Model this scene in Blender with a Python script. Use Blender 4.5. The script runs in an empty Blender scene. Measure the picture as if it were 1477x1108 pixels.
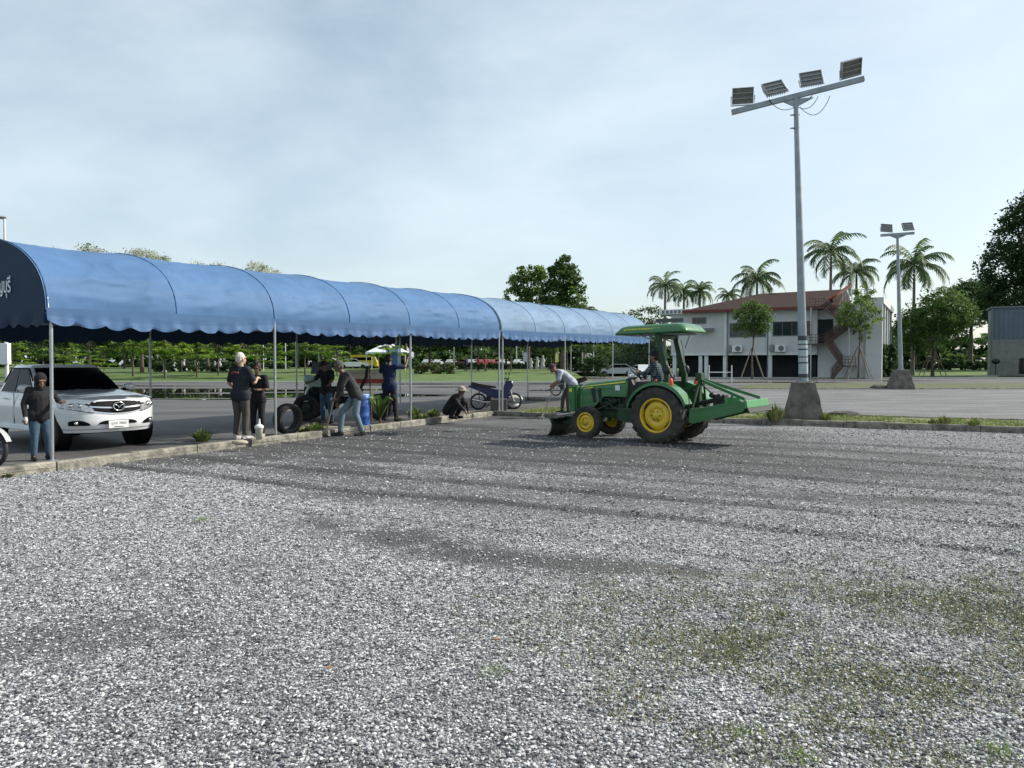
import bpy, bmesh, math, random
import numpy as np
from mathutils import Vector, Matrix, Euler
R = math.radians
sc = bpy.context.scene
C = sc.collection
random.seed(7); rng = np.random.default_rng(7)
H = 1.6; F = 1100.0; HOR = 526.0; CX = 738.5
def G(px, py, z=0.0):                     # ground point seen at a photo pixel
    d = (H - z) * F / (py - HOR); return Vector(((px - CX) / F * d, d, z))
def at(px, d, z=0.0): return Vector(((px - CX) / F * d, d, z))
U = Vector((.871, -.492, 0)); V = Vector((.492, .871, 0)); P0 = Vector((-7.2, 11.8, 0))
STEP = 4.63; TW = 4.05
def TF(u, v, z=0): return P0 + U * u + V * v + Vector((0, 0, z))

# ---------------------------------------------------------------- materials
MC = {}
def lin(c): return tuple(((x / 12.92) if x <= .04045 else ((x + .055) / 1.055) ** 2.4) for x in c)
def mat(name, col, rough=.6, metal=0, var=.12, scale=6, bump=0, bscale=40, spec=None, coat=0, col2=None, trans=0, coords='Object', emit=None):
    if name in MC: return MC[name]
    m = bpy.data.materials.new(name); m.use_nodes = True; nt = m.node_tree; N = nt.nodes; L = nt.links
    b = N['Principled BSDF']; b.inputs['Roughness'].default_value = rough; b.inputs['Metallic'].default_value = metal
    if coat: b.inputs['Coat Weight'].default_value = coat; b.inputs['Coat Roughness'].default_value = .05
    if spec is not None: b.inputs['Specular IOR Level'].default_value = spec
    if emit: b.inputs['Emission Color'].default_value = (*emit, 1); b.inputs['Emission Strength'].default_value = 1
    tc = N.new('ShaderNodeTexCoord')
    n = N.new('ShaderNodeTexNoise'); n.inputs['Scale'].default_value = scale; n.inputs['Detail'].default_value = 6; n.inputs['Roughness'].default_value = .65
    L.new(tc.outputs[coords], n.inputs['Vector'])
    r = N.new('ShaderNodeValToRGB'); e = r.color_ramp.elements; e[0].position = .32; e[1].position = .68
    c2 = col2 or tuple(min(1, x * (1 + var)) for x in col); c1 = col if col2 else tuple(x * (1 - var) for x in col)
    e[0].color = (*c1, 1); e[1].color = (*c2, 1)
    L.new(n.outputs['Fac'], r.inputs['Fac']); L.new(r.outputs['Color'], b.inputs['Base Color'])
    if bump:
        n2 = N.new('ShaderNodeTexNoise'); n2.inputs['Scale'].default_value = bscale; n2.inputs['Detail'].default_value = 4
        L.new(tc.outputs[coords], n2.inputs['Vector'])
        bp = N.new('ShaderNodeBump'); bp.inputs['Strength'].default_value = bump; bp.inputs['Distance'].default_value = .02
        L.new(n2.outputs['Fac'], bp.inputs['Height']); L.new(bp.outputs['Normal'], b.inputs['Normal'])
    if trans:                                   # thin leaf or cloth that lets some light through
        t = N.new('ShaderNodeBsdfTranslucent'); mx = N.new('ShaderNodeMixShader'); mx.inputs['Fac'].default_value = trans
        L.new(r.outputs['Color'], t.inputs['Color']); L.new(b.outputs['BSDF'], mx.inputs[1]); L.new(t.outputs['BSDF'], mx.inputs[2])
        L.new(mx.outputs['Shader'], N['Material Output'].inputs['Surface'])
    MC[name] = m; return m

# ---------------------------------------------------------------- mesh builder
class MB:
    def __init__(s): s.v = []; s.f = []; s.m = []; s.s = []; s.M = Matrix.Identity(4)
    def add(s, vs, fs, mi=0, smooth=False):
        o = len(s.v); s.v += [tuple(s.M @ Vector(v)) for v in vs]
        for f in fs: s.f.append([i + o for i in f]); s.m.append(mi); s.s.append(smooth)
    def box(s, c, d, mi=0, rot=None):
        x, y, z = d[0] / 2, d[1] / 2, d[2] / 2
        vs = [Vector(p) for p in ((-x,-y,-z),(x,-y,-z),(x,y,-z),(-x,y,-z),(-x,-y,z),(x,-y,z),(x,y,z),(-x,y,z))]
        if rot: q = Euler([R(a) for a in rot]).to_matrix(); vs = [q @ v for v in vs]
        c = Vector(c); s.add([v + c for v in vs], [(0,3,2,1),(4,5,6,7),(0,1,5,4),(1,2,6,5),(2,3,7,6),(3,0,4,7)], mi)
    def bar(s, a, b, w, h, mi=0, up=(0, 0, 1)):           # box beam from a to b
        a = Vector(a); b = Vector(b); t = (b - a).normalized(); up = Vector(up)
        if abs(t.dot(up)) > .98: up = Vector((1, 0, 0))
        n = t.cross(up).normalized() * w / 2; k = n.cross(t).normalized() * h / 2
        s.add([a-n-k, a+n-k, a+n+k, a-n+k, b-n-k, b+n-k, b+n+k, b-n+k], [(0,1,2,3),(7,6,5,4),(0,4,5,1),(1,5,6,2),(2,6,7,3),(3,7,4,0)], mi)
    def tube(s, pts, r, n=8, mi=0, smooth=True, closed=False):
        pts = [Vector(p) for p in pts]; k = len(pts); rs = r if isinstance(r, (list, tuple)) else [r] * k
        vs = []; ref = None
        for i, p in enumerate(pts):
            a = pts[max(i - 1, 0)]; b = pts[min(i + 1, k - 1)]
            if closed: a = pts[i - 1]; b = pts[(i + 1) % k]
            t = (b - a).normalized() if (b - a).length > 1e-9 else Vector((0, 0, 1))
            if ref is None: ref = Vector((0, 0, 1)) if abs(t.z) < .9 else Vector((1, 0, 0))
            x = t.cross(ref).normalized(); y = x.cross(t).normalized(); ref = y
            for j in range(n):
                q = 2 * math.pi * j / n; vs.append(p + (x * math.cos(q) + y * math.sin(q)) * rs[i])
        fs = []
        for i in range(k if closed else k - 1):
            for j in range(n): fs.append((i*n+j, i*n+(j+1)%n, ((i+1)%k)*n+(j+1)%n, ((i+1)%k)*n+j))
        s.add(vs, fs, mi, smooth)
        if not closed: s.add(vs[:n], [tuple(range(n))], mi); s.add(vs[-n:], [tuple(reversed(range(n)))], mi)
    def lathe(s, prof, c=(0, 0, 0), axis='z', n=24, mi=0, smooth=True, mis=None):
        vs = []
        for r, h in prof:
            for j in range(n):
                q = 2 * math.pi * j / n; a, b = r * math.cos(q), r * math.sin(q)
                p = (a, b, h) if axis == 'z' else ((a, h, b) if axis == 'y' else (h, a, b))
                vs.append(Vector(p) + Vector(c))
        o = len(s.v); s.v += [tuple(s.M @ v) for v in vs]
        for i in range(len(prof) - 1):
            for j in range(n):
                s.f.append([o+i*n+j, o+i*n+(j+1)%n, o+(i+1)*n+(j+1)%n, o+(i+1)*n+j]); s.m.append(mis[i] if mis else mi); s.s.append(smooth)
    def prism(s, out, a, b, axis='y', mi=0, smooth=False):  # outline in the other two axes, from a to b on axis
        n = len(out)
        def P(p, h): return (p[0], h, p[1]) if axis == 'y' else ((p[0], p[1], h) if axis == 'z' else (h, p[0], p[1]))
        vs = [P(p, a) for p in out] + [P(p, b) for p in out]
        s.add(vs, [tuple(range(n)), tuple(range(2*n-1, n-1, -1))], mi)
        s.add(vs, [(i, i+n, (i+1)%n+n, (i+1)%n) for i in range(n)], mi, smooth)
    def ell(s, c, r, n=14, m=10, mi=0, q=None, smooth=True):
        c = Vector(c); r = (r, r, r) if not hasattr(r, '__len__') else r; vs = [Vector((0, 0, -1))]
        for i in range(1, m):
            t = -math.pi / 2 + math.pi * i / m
            for j in range(n): p = 2 * math.pi * j / n; vs.append(Vector((math.cos(t)*math.cos(p), math.cos(t)*math.sin(p), math.sin(t))))
        vs.append(Vector((0, 0, 1))); vs = [Vector((v.x*r[0], v.y*r[1], v.z*r[2])) for v in vs]
        if q is not None: vs = [q @ v for v in vs]
        fs = [(0, 1+(j+1)%n, 1+j) for j in range(n)]
        for i in range(m - 2):
            for j in range(n): fs.append((1+i*n+j, 1+i*n+(j+1)%n, 1+(i+1)*n+(j+1)%n, 1+(i+1)*n+j))
        k = len(vs) - 1; fs += [(k, 1+(m-2)*n+j, 1+(m-2)*n+(j+1)%n) for j in range(n)]
        s.add([v + c for v in vs], fs, mi, smooth)
    def cap(s, a, b, ra, rb, n=12, mi=0):                 # tapered capsule
        a = Vector(a); b = Vector(b); t = (b - a).normalized() if (b-a).length > 1e-6 else Vector((0,0,1))
        pts = []; rs = []
        for i in range(4): q = math.pi/2*i/4; pts.append(a - t*ra*math.cos(q)); rs.append(max(ra*math.sin(q), 1e-4))
        pts += [a, b]; rs += [ra, rb]
        for i in range(3, -1, -1): q = math.pi/2*i/4; pts.append(b + t*rb*math.cos(q)); rs.append(max(rb*math.sin(q), 1e-4))
        x = t.cross(Vector((0,0,1)) if abs(t.z) < .9 else Vector((1,0,0))).normalized(); y = x.cross(t)
        vs = [p + (x*math.cos(2*math.pi*j/n) + y*math.sin(2*math.pi*j/n))*r for p, r in zip(pts, rs) for j in range(n)]
        k = len(pts); fs = [(i*n+j, i*n+(j+1)%n, (i+1)*n+(j+1)%n, (i+1)*n+j) for i in range(k-1) for j in range(n)]
        fs += [tuple(reversed(range(n))), tuple(range((k-1)*n, k*n))]; s.add(vs, fs, mi, True)
    def mesh(s, name, mats):
        me = bpy.data.meshes.new(name); me.from_pydata(s.v, [], s.f)
        for m in (mats if isinstance(mats, (list, tuple)) else [mats]): me.materials.append(m)
        me.polygons.foreach_set('material_index', s.m); me.polygons.foreach_set('use_smooth', s.s); me.update(); return me
    def build(s, name, mats, parent=None, bevel=0, loc=None, fix=False):
        me = s.mesh(name, mats)
        if fix: bm = bmesh.new(); bm.from_mesh(me); bmesh.ops.recalc_face_normals(bm, faces=bm.faces); bm.to_mesh(me); bm.free()
        o = bpy.data.objects.new(name, me); C.objects.link(o)
        if parent: o.parent = parent
        if loc is not None: o.location = loc
        if bevel:
            b = o.modifiers.new('b', 'BEVEL'); b.width = bevel; b.segments = 2; b.limit_method = 'ANGLE'; b.angle_limit = R(40)
        return o
def tag(o, label=None, cat=None, group=None, kind=None):
    if label: o['label'] = label
    if cat: o['category'] = cat
    if group: o['group'] = group
    if kind: o['kind'] = kind
    return o
def thing(name, label, cat, loc=(0, 0, 0), rz=0, group=None):
    o = bpy.data.objects.new(name, None); o.empty_display_size = .2; C.objects.link(o)
    o.location = loc; o.rotation_euler = (0, 0, rz); return tag(o, label, cat, group)
def kids(o): return [c for c in C.objects if c.parent == o]
def copy_tree(o, parent=None):
    c = o.copy(); C.objects.link(c)
    if parent: c.parent = parent
    for ch in kids(o): copy_tree(ch, c)
    return c
def dup(o, loc, rz, label, scale=1):
    c = copy_tree(o); c.location = loc; c.rotation_euler = (0, 0, rz); c.scale = (scale,) * 3 if not hasattr(scale, '__len__') else scale
    c['label'] = label; return c
def bake(o, mods):                                        # apply modifiers, no operators
    for t, kw in mods:
        m = o.modifiers.new('m', t)
        for k, x in kw.items(): setattr(m, k, x)
    bpy.context.view_layer.update()
    me = bpy.data.meshes.new_from_object(o.evaluated_get(bpy.context.evaluated_depsgraph_get()))
    o.modifiers.clear(); o.data = me; return o
def remesh(mb, name, m, parent, vox=.012, it=4):
    o = mb.build(name, m, parent); bake(o, [('REMESH', dict(mode='VOXEL', voxel_size=vox)), ('SMOOTH', dict(iterations=it, factor=.5))])
    o.data.polygons.foreach_set('use_smooth', [True] * len(o.data.polygons))
    if not o.data.materials: o.data.materials.append(m)
    return o
def cut(o, mb):                                           # real boolean difference
    c = mb.build('cutter', [], None); c.parent = o.parent
    bake(o, [('BOOLEAN', dict(operation='DIFFERENCE', object=c, solver='EXACT'))]); bpy.data.objects.remove(c)
def text(name, body, size, m, parent, loc, rot, ext=.002, align='CENTER', sx=1, offset=0):
    cu = bpy.data.curves.new('t', 'FONT'); cu.body = body; cu.size = size; cu.extrude = ext; cu.align_x = align; cu.offset = offset
    t = bpy.data.objects.new('t', cu); C.objects.link(t); bpy.context.view_layer.update()
    me = bpy.data.meshes.new_from_object(t.evaluated_get(bpy.context.evaluated_depsgraph_get())); bpy.data.objects.remove(t)
    me.materials.clear(); me.materials.append(m); o = bpy.data.objects.new(name, me); C.objects.link(o); o.parent = parent
    o.location = loc; o.rotation_euler = rot; o.scale = (sx, 1, 1); return o
def fbm(x, y, s, seed=0, oct=4):
    r = np.zeros_like(x); a = 1.; t = 0.
    for k in range(oct):
        g = np.random.default_rng(seed + k).random((64, 64)); X = x * s * 2**k; Y = y * s * 2**k
        xi = np.floor(X).astype(int); yi = np.floor(Y).astype(int); fx = X - xi; fy = Y - yi
        fx = fx*fx*(3-2*fx); fy = fy*fy*(3-2*fy); xi %= 64; yi %= 64; x1 = (xi+1) % 64; y1 = (yi+1) % 64
        r += a * ((g[xi, yi]*(1-fx)+g[x1, yi]*fx)*(1-fy) + (g[xi, y1]*(1-fx)+g[x1, y1]*fx)*fy); t += a; a *= .5
    return r / t
def npmesh(name, v, f, mats, mi=None, smooth=False, parent=None):  # v (n,3) array, f (k,m) array
    me = bpy.data.meshes.new(name); n, k = f.shape
    me.vertices.add(len(v)); me.vertices.foreach_set('co', v.astype(np.float32).ravel())
    me.loops.add(n * k); me.loops.foreach_set('vertex_index', f.astype(np.int32).ravel())
    me.polygons.add(n); me.polygons.foreach_set('loop_start', np.arange(0, n*k, k, dtype=np.int32))
    for m in mats: me.materials.append(m)
    if mi is not None: me.polygons.foreach_set('material_index', mi.astype(np.int32))
    me.polygons.foreach_set('use_smooth', np.full(n, smooth)); me.update(calc_edges=True); me.validate()
    o = bpy.data.objects.new(name, me); C.objects.link(o)
    if parent: o.parent = parent
    return o

# ---------------------------------------------------------------- camera, light, world
cam = bpy.data.cameras.new('camera'); co = bpy.data.objects.new('camera', cam); C.objects.link(co); sc.camera = co
cam.sensor_width = 36; cam.lens = F / 1477 * 36; cam.clip_end = 5000; cam.clip_start = .05
co.location = (0, 0, H); co.rotation_euler = (R(90) - math.atan((554 - HOR) / F), 0, 0)
SAZ = math.atan2(.95, .25); SEL = R(38)
sd = Vector((math.sin(SAZ)*math.cos(SEL), math.cos(SAZ)*math.cos(SEL), math.sin(SEL)))
sl = bpy.data.lights.new('sun', 'SUN'); sl.energy = 4.2; sl.angle = R(.8); sl.color = (1, .94, .84)
so = bpy.data.objects.new('sun', sl); C.objects.link(so); so.rotation_euler = sd.to_track_quat('Z', 'Y').to_euler()
w = bpy.data.worlds.new('World'); sc.world = w; w.use_nodes = True; nt = w.node_tree; N = nt.nodes; L = nt.links
bg = N['Background']; sky = N.new('ShaderNodeTexSky'); sky.sky_type = 'NISHITA'; sky.sun_disc = False
sky.sun_elevation = SEL; sky.sun_rotation = SAZ; sky.air_density = 1.0; sky.dust_density = 1.6; sky.ozone_density = .7
tc = N.new('ShaderNodeTexCoord'); mp = N.new('ShaderNodeMapping'); mp.inputs['Scale'].default_value = (1.0, 1.0, 2.3); mp.inputs['Rotation'].default_value = (0, R(8), R(20))
L.new(tc.outputs['Generated'], mp.inputs['Vector'])
n1 = N.new('ShaderNodeTexNoise'); n1.inputs['Scale'].default_value = 2.1; n1.inputs['Detail'].default_value = 8; n1.inputs['Roughness'].default_value = .55; n1.inputs['Distortion'].default_value = .15
L.new(mp.outputs['Vector'], n1.inputs['Vector'])
rp = N.new('ShaderNodeValToRGB'); rp.color_ramp.elements[0].position = .30; rp.color_ramp.elements[1].position = .70
rp.color_ramp.elements[0].color = (.27, .27, .27, 1); rp.color_ramp.elements[1].color = (.80, .80, .80, 1)
L.new(n1.outputs['Fac'], rp.inputs['Fac'])
mx = N.new('ShaderNodeMix'); mx.data_type = 'RGBA'; L.new(rp.outputs['Color'], mx.inputs['Factor'])
L.new(sky.outputs['Color'], mx.inputs['A']); mx.inputs['B'].default_value = (5.9, 6.85, 7.25, 1)
L.new(mx.outputs['Result'], bg.inputs['Color']); bg.inputs['Strength'].default_value = .098
sc.view_settings.view_transform = 'Standard'; sc.view_settings.look = 'None'; sc.view_settings.exposure = .60; sc.view_settings.gamma = 1
# ================================================================ ground
WHITE = mat('white_paint', (.72,.74,.75), .35, var=.05)
CONC = mat('concrete', (.30,.285,.255), .9, var=.3, scale=3, bump=.5, bscale=30)
STEEL = mat('galvanised_steel', (.40,.43,.45), .42, .75, var=.15, scale=8)
BLACK = mat('black_rubber', (.018,.018,.019), .75, var=.3, scale=12, bump=.3)
DARK = mat('dark_metal', (.025,.026,.028), .5, .3)
def sheet(name, pts, z, m, cat=None, thick=0):
    mb = MB(); n = len(pts); mb.add([(p[0], p[1], z) for p in pts], [tuple(range(n))]); o = mb.build(name, m, None, fix=False)
    if o.data.polygons[0].normal.z < 0: o.data.flip_normals()
    return tag(o, kind='structure')
# base soil to the horizon
EARTH = mat('earth', (.07,.085,.04), .95, var=.3, scale=.05)
sheet('ground', [(-3000,-3000),(3000,-3000),(3000,3000),(-3000,3000)], -.09, EARTH)
# gravel lot shape helpers: kerb lines
def KL(v): return TF(.65 - .042*(v+4), v)             # outer face of left kerb
KC = KL(13.6); KR = Vector((12.0, 17.75, 0)); RD = (KR - KC).normalized(); RN = Vector((-RD.y, RD.x, 0))
def gmat():
    m = bpy.data.materials.new('gravel'); m.use_nodes = True; nt = m.node_tree; N = nt.nodes; L = nt.links; b = N['Principled BSDF']
    b.inputs['Roughness'].default_value = .8; tc = N.new('ShaderNodeTexCoord')
    vo = N.new('ShaderNodeTexVoronoi'); vo.inputs['Scale'].default_value = 62; vo.inputs['Randomness'].default_value = 1; L.new(tc.outputs['Object'], vo.inputs['Vector'])
    v2 = N.new('ShaderNodeTexVoronoi'); v2.inputs['Scale'].default_value = 19; L.new(tc.outputs['Object'], v2.inputs['Vector'])
    sp = N.new('ShaderNodeSeparateColor'); L.new(vo.outputs['Color'], sp.inputs['Color'])
    s2 = N.new('ShaderNodeSeparateColor'); L.new(v2.outputs['Color'], s2.inputs['Color'])
    ad = N.new('ShaderNodeMath'); ad.operation = 'MULTIPLY_ADD'; ad.inputs[1].default_value = .62; L.new(sp.outputs[0], ad.inputs[0])
    a2 = N.new('ShaderNodeMath'); a2.operation = 'MULTIPLY'; a2.inputs[1].default_value = .38; L.new(s2.outputs[1], a2.inputs[0]); L.new(a2.outputs[0], ad.inputs[2])
    cr = N.new('ShaderNodeValToRGB'); e = cr.color_ramp.elements; e[0].position = .12; e[0].color = (.06,.064,.068,1); e[1].position = .9; e[1].color = (.70,.70,.70,1)
    k = e.new(.45); k.color = (.20,.208,.215,1); k = e.new(.68); k.color = (.40,.41,.42,1); L.new(ad.outputs[0], cr.inputs['Fac'])
    at_ = N.new('ShaderNodeAttribute'); at_.attribute_name = 'soil'
    at2 = N.new('ShaderNodeAttribute'); at2.attribute_name = 'dry'
    # fines and dirt
    fn = N.new('ShaderNodeTexNoise'); fn.inputs['Scale'].default_value = 60; fn.inputs['Detail'].default_value = 5; L.new(tc.outputs['Object'], fn.inputs['Vector'])
    fr = N.new('ShaderNodeValToRGB'); fr.color_ramp.elements[0].position = .3; fr.color_ramp.elements[0].color = (.030,.030,.031,1); fr.color_ramp.elements[1].position = .75; fr.color_ramp.elements[1].color = (.105,.105,.106,1); L.new(fn.outputs['Fac'], fr.inputs['Fac'])
    m1 = N.new('ShaderNodeMix'); m1.data_type = 'RGBA'; L.new(at_.outputs['Fac'], m1.inputs['Factor']); L.new(cr.outputs['Color'], m1.inputs['A']); L.new(fr.outputs['Color'], m1.inputs['B'])
    m2 = N.new('ShaderNodeMix'); m2.data_type = 'RGBA'; L.new(at2.outputs['Fac'], m2.inputs['Factor']); L.new(m1.outputs['Result'], m2.inputs['A']); m2.inputs['B'].default_value = (.14,.135,.075,1)
    L.new(m2.outputs['Result'], b.inputs['Base Color'])
    bp = N.new('ShaderNodeBump'); bp.inputs['Strength'].default_value = .9; bp.inputs['Distance'].default_value = .02; bp.invert = True
    L.new(vo.outputs['Distance'], bp.inputs['Height']); L.new(bp.outputs['Normal'], b.inputs['Normal']); return m
GR = gmat()
def sst(a, b, x): t = np.clip((x-a)/(b-a), 0, 1); return t*t*(3-2*t)
def gfields(x, y):
    u = (x-P0.x)*U.x + (y-P0.y)*U.y; v = (x-P0.x)*V.x + (y-P0.y)*V.y
    n1 = fbm(x, y, .35, 1); n2 = fbm(x, y, 1.1, 9); nf = fbm(u, v*4, .25, 30)
    wv = v + .25*(fbm(u, v, .18, 50)-.5)*4 - .02*(u-6)**2*.06
    h = (n1-.5)*.05 + (n2-.5)*.02
    tr = np.zeros_like(x)                                   # raked furrows and wheel tracks running across the lot
    for c, w_, a in ((.75,.06,1),(1.95,.06,.95),(2.6,.05,.4),(3.3,.07,.6),(4.4,.09,.9),(5.6,.08,.7),(6.9,.12,.9),(8.3,.12,.6),(-.6,.07,.45),(9.8,.14,.7)):
        g = a*np.exp(-((wv-c)/w_)**2)*sst(-.5,1.5,u+ (n2-.5)*3); tr = np.maximum(tr, g); h += -g*.030 + .030*a*np.exp(-((wv-c-.16)/.10)**2)*sst(-.5,1.5,u+(n2-.5)*3)
    soil = .10 + .42*sst(.45,.75,nf)*sst(1.4,3.0,v) + .52*sst(3.0,6.0,v)*(1-.7*sst(.42,.62,nf)) + .30*sst(.5,.72,n1)
    # two patches worn to fines
    def patch(cx, cy, ax, ay, rot): c, s = math.cos(rot), math.sin(rot); X = ((x-cx)*c+(y-cy)*s)/ax; Y = (-(x-cx)*s+(y-cy)*c)/ay; return np.exp(-(X*X+Y*Y)**1.2)
    p = patch(-.95,6.95,2.1,.5,-.67) + .8*patch(1.2,5.95,1.0,.28,-.25) + .7*patch(-2.2,9.2,1.6,.45,-.45) + .62*patch(-2.7,4.4,1.3,.55,.4) + .45*patch(-1.4,4.2,1.,.4,.2)
    p += .75*patch(-2.9,11.6,2.2,.6,-.35) + .6*patch(4.6,9.0,2.6,.45,-.12) + .4*patch(2.2,12.0,4,.8,-.2)
    soil = soil + .74*sst(-.1,.8,v-.10*(n2-.5)*8)*(1-sst(4.5,13,u))*(1-.45*sst(5.5,7.5,v))*sst(.22,.60,n2*.6+nf*.4+.08)
    n3 = fbm(x, y, 2.7, 61); soil = soil + 1.05*sst(.08,1.0,p)*sst(.40,.62,n3*.38+n2*.24+fbm(x,y,6.5,91)*.38+.16*np.clip(p,0,1)-.05) + tr*.75
    soil -= .5*patch(-4.8,9.6,2.2,1.9,0) + .35*patch(-1.5,22,2.5,1.0,-.3) + .3*patch(7,19,5,.9,-.45)
    dry = patch(2.7,4.45,2.3,1.1,-.05)*sst(.33,.58,fbm(x,y,1.9,77))*1.0 + .85*patch(2.4,3.5,1.9,.9,0)*sst(.45,.7,fbm(x,y,2.2,79))
    dry += .22*patch(3.6,4.8,2.6,1.6,0)
    return h, np.clip(soil,0,1), np.clip(dry,0,1)
def grid(name, m, u0, u1, v0, v1, st):
    us = np.arange(u0, u1+st, st); vs = np.arange(v0, v1+st, st); uu, vv = np.meshgrid(us, vs, indexing='ij')
    x = P0.x + uu*U.x + vv*V.x; y = P0.y + uu*U.y + vv*V.y
    h, so_, dr = gfields(x, y); nu, nv = uu.shape
    co_ = np.stack([x, y, h], -1).reshape(-1, 3); i = np.arange(nu*nv).reshape(nu, nv)
    f = np.stack([i[:-1,:-1], i[1:,:-1], i[1:,1:], i[:-1,1:]], -1).reshape(-1, 4)
    o = npmesh(name, co_, f, [m], smooth=True)
    for nm, a in (('soil', so_), ('dry', dr)):
        q = o.data.attributes.new(nm, 'FLOAT', 'POINT'); q.data.foreach_set('value', a.ravel().astype(np.float32))
    return o
lot = grid('gravel_ground', GR, -2, 34, -15, 14.5, .075); tag(lot, kind='structure')

# loose stones: real geometry on the near part of the lot
def stones():
    ph = (1+5**.5)/2; iv = np.array([(-1,ph,0),(1,ph,0),(-1,-ph,0),(1,-ph,0),(0,-1,ph),(0,1,ph),(0,-1,-ph),(0,1,-ph),(ph,0,-1),(ph,0,1),(-ph,0,-1),(-ph,0,1)], float); iv /= np.linalg.norm(iv[0])
    fi = np.array([(0,11,5),(0,5,1),(0,1,7),(0,7,10),(0,10,11),(1,5,9),(5,11,4),(11,10,2),(10,7,6),(7,1,8),(3,9,4),(3,4,2),(3,2,6),(3,6,8),(3,8,9),(4,9,5),(2,4,11),(6,2,10),(8,6,7),(9,8,1)])
    ov = np.array([(1,0,0),(-1,0,0),(0,1,0),(0,-1,0),(0,0,1),(0,0,-1)], float); of = np.array([(0,2,4),(2,1,4),(1,3,4),(3,0,4),(2,0,5),(1,2,5),(3,1,5),(0,3,5)])
    V_, F_, K_ = [], [], []; base = 0
    for (d0, d1, dens, tv, tf, smin, smax) in ((1.9,3.5,8200,iv,fi,.0035,.0115),(3.5,5.4,5200,ov,of,.0045,.0135),(5.4,8.0,2700,ov,of,.0055,.0145),(8.0,12.5,1000,ov,of,.008,.018),(12.5,19,260,ov,of,.012,.022)):
        W0 = d1*.80+.8; n = int((d1-d0)*2*W0*dens); x = rng.uniform(-W0, W0, n); y = rng.uniform(d0, d1, n); keep = np.abs(x) < y*.78+.8
        x, y = x[keep], y[keep]; uu = (x-P0.x)*U.x+(y-P0.y)*U.y; vv = (x-P0.x)*V.x+(y-P0.y)*V.y
        h, so_, dr = gfields(x, y); keep = (uu > .65-.042*(vv+4)+.03) & (((x-KC.x)*RN.x+(y-KC.y)*RN.y) < -.05) & (rng.random(len(x)) > so_*.80-.02)
        x, y, h = x[keep], y[keep], h[keep]; n = len(x)
        s = smin + (smax-smin)*rng.random(n)**2.2; sc3 = s[:,None]*rng.uniform([.8,.5,.28],[1.5,1.0,.65],(n,3))
        j = tv[None]*rng.uniform(.78,1.18,(n,len(tv),1)); p = j*sc3[:,None,:]
        a = rng.uniform(0,2*np.pi,n); t = rng.normal(0,.35,n); ca,sa,ct,st_ = np.cos(a),np.sin(a),np.cos(t),np.sin(t)
        X,Y,Z = p[...,0],p[...,1],p[...,2]; Y2 = Y*ct[:,None]-Z*st_[:,None]; Z2 = Y*st_[:,None]+Z*ct[:,None]
        X3 = X*ca[:,None]-Y2*sa[:,None]+x[:,None]; Y3 = X*sa[:,None]+Y2*ca[:,None]+y[:,None]; Z3 = Z2+(h+s*.25+rng.uniform(-.2,.5,n)*s)[:,None]
        V_.append(np.stack([X3,Y3,Z3],-1).reshape(-1,3)); F_.append((tf[None]+ (base+np.arange(n)*len(tv))[:,None,None]).reshape(-1,3)); base += n*len(tv)
        k = rng.choice(6, n, p=[.15,.17,.18,.18,.18,.14]); K_.append(np.repeat(k, len(tf)))
    cols = [(.055,.06,.068),(.105,.112,.122),(.20,.21,.22),(.33,.34,.35),(.45,.46,.465),(.58,.585,.58)]
    ms = [mat('stone_grey_%d'%i, c, .8, var=.25, scale=25) for i, c in enumerate(cols)]
    o = npmesh('loose_gravel', np.concatenate(V_), np.concatenate(F_), ms, np.concatenate(K_))
    tag(o, 'loose crushed grey and white stones covering the lot', 'gravel', kind='stuff')
stones()

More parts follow.
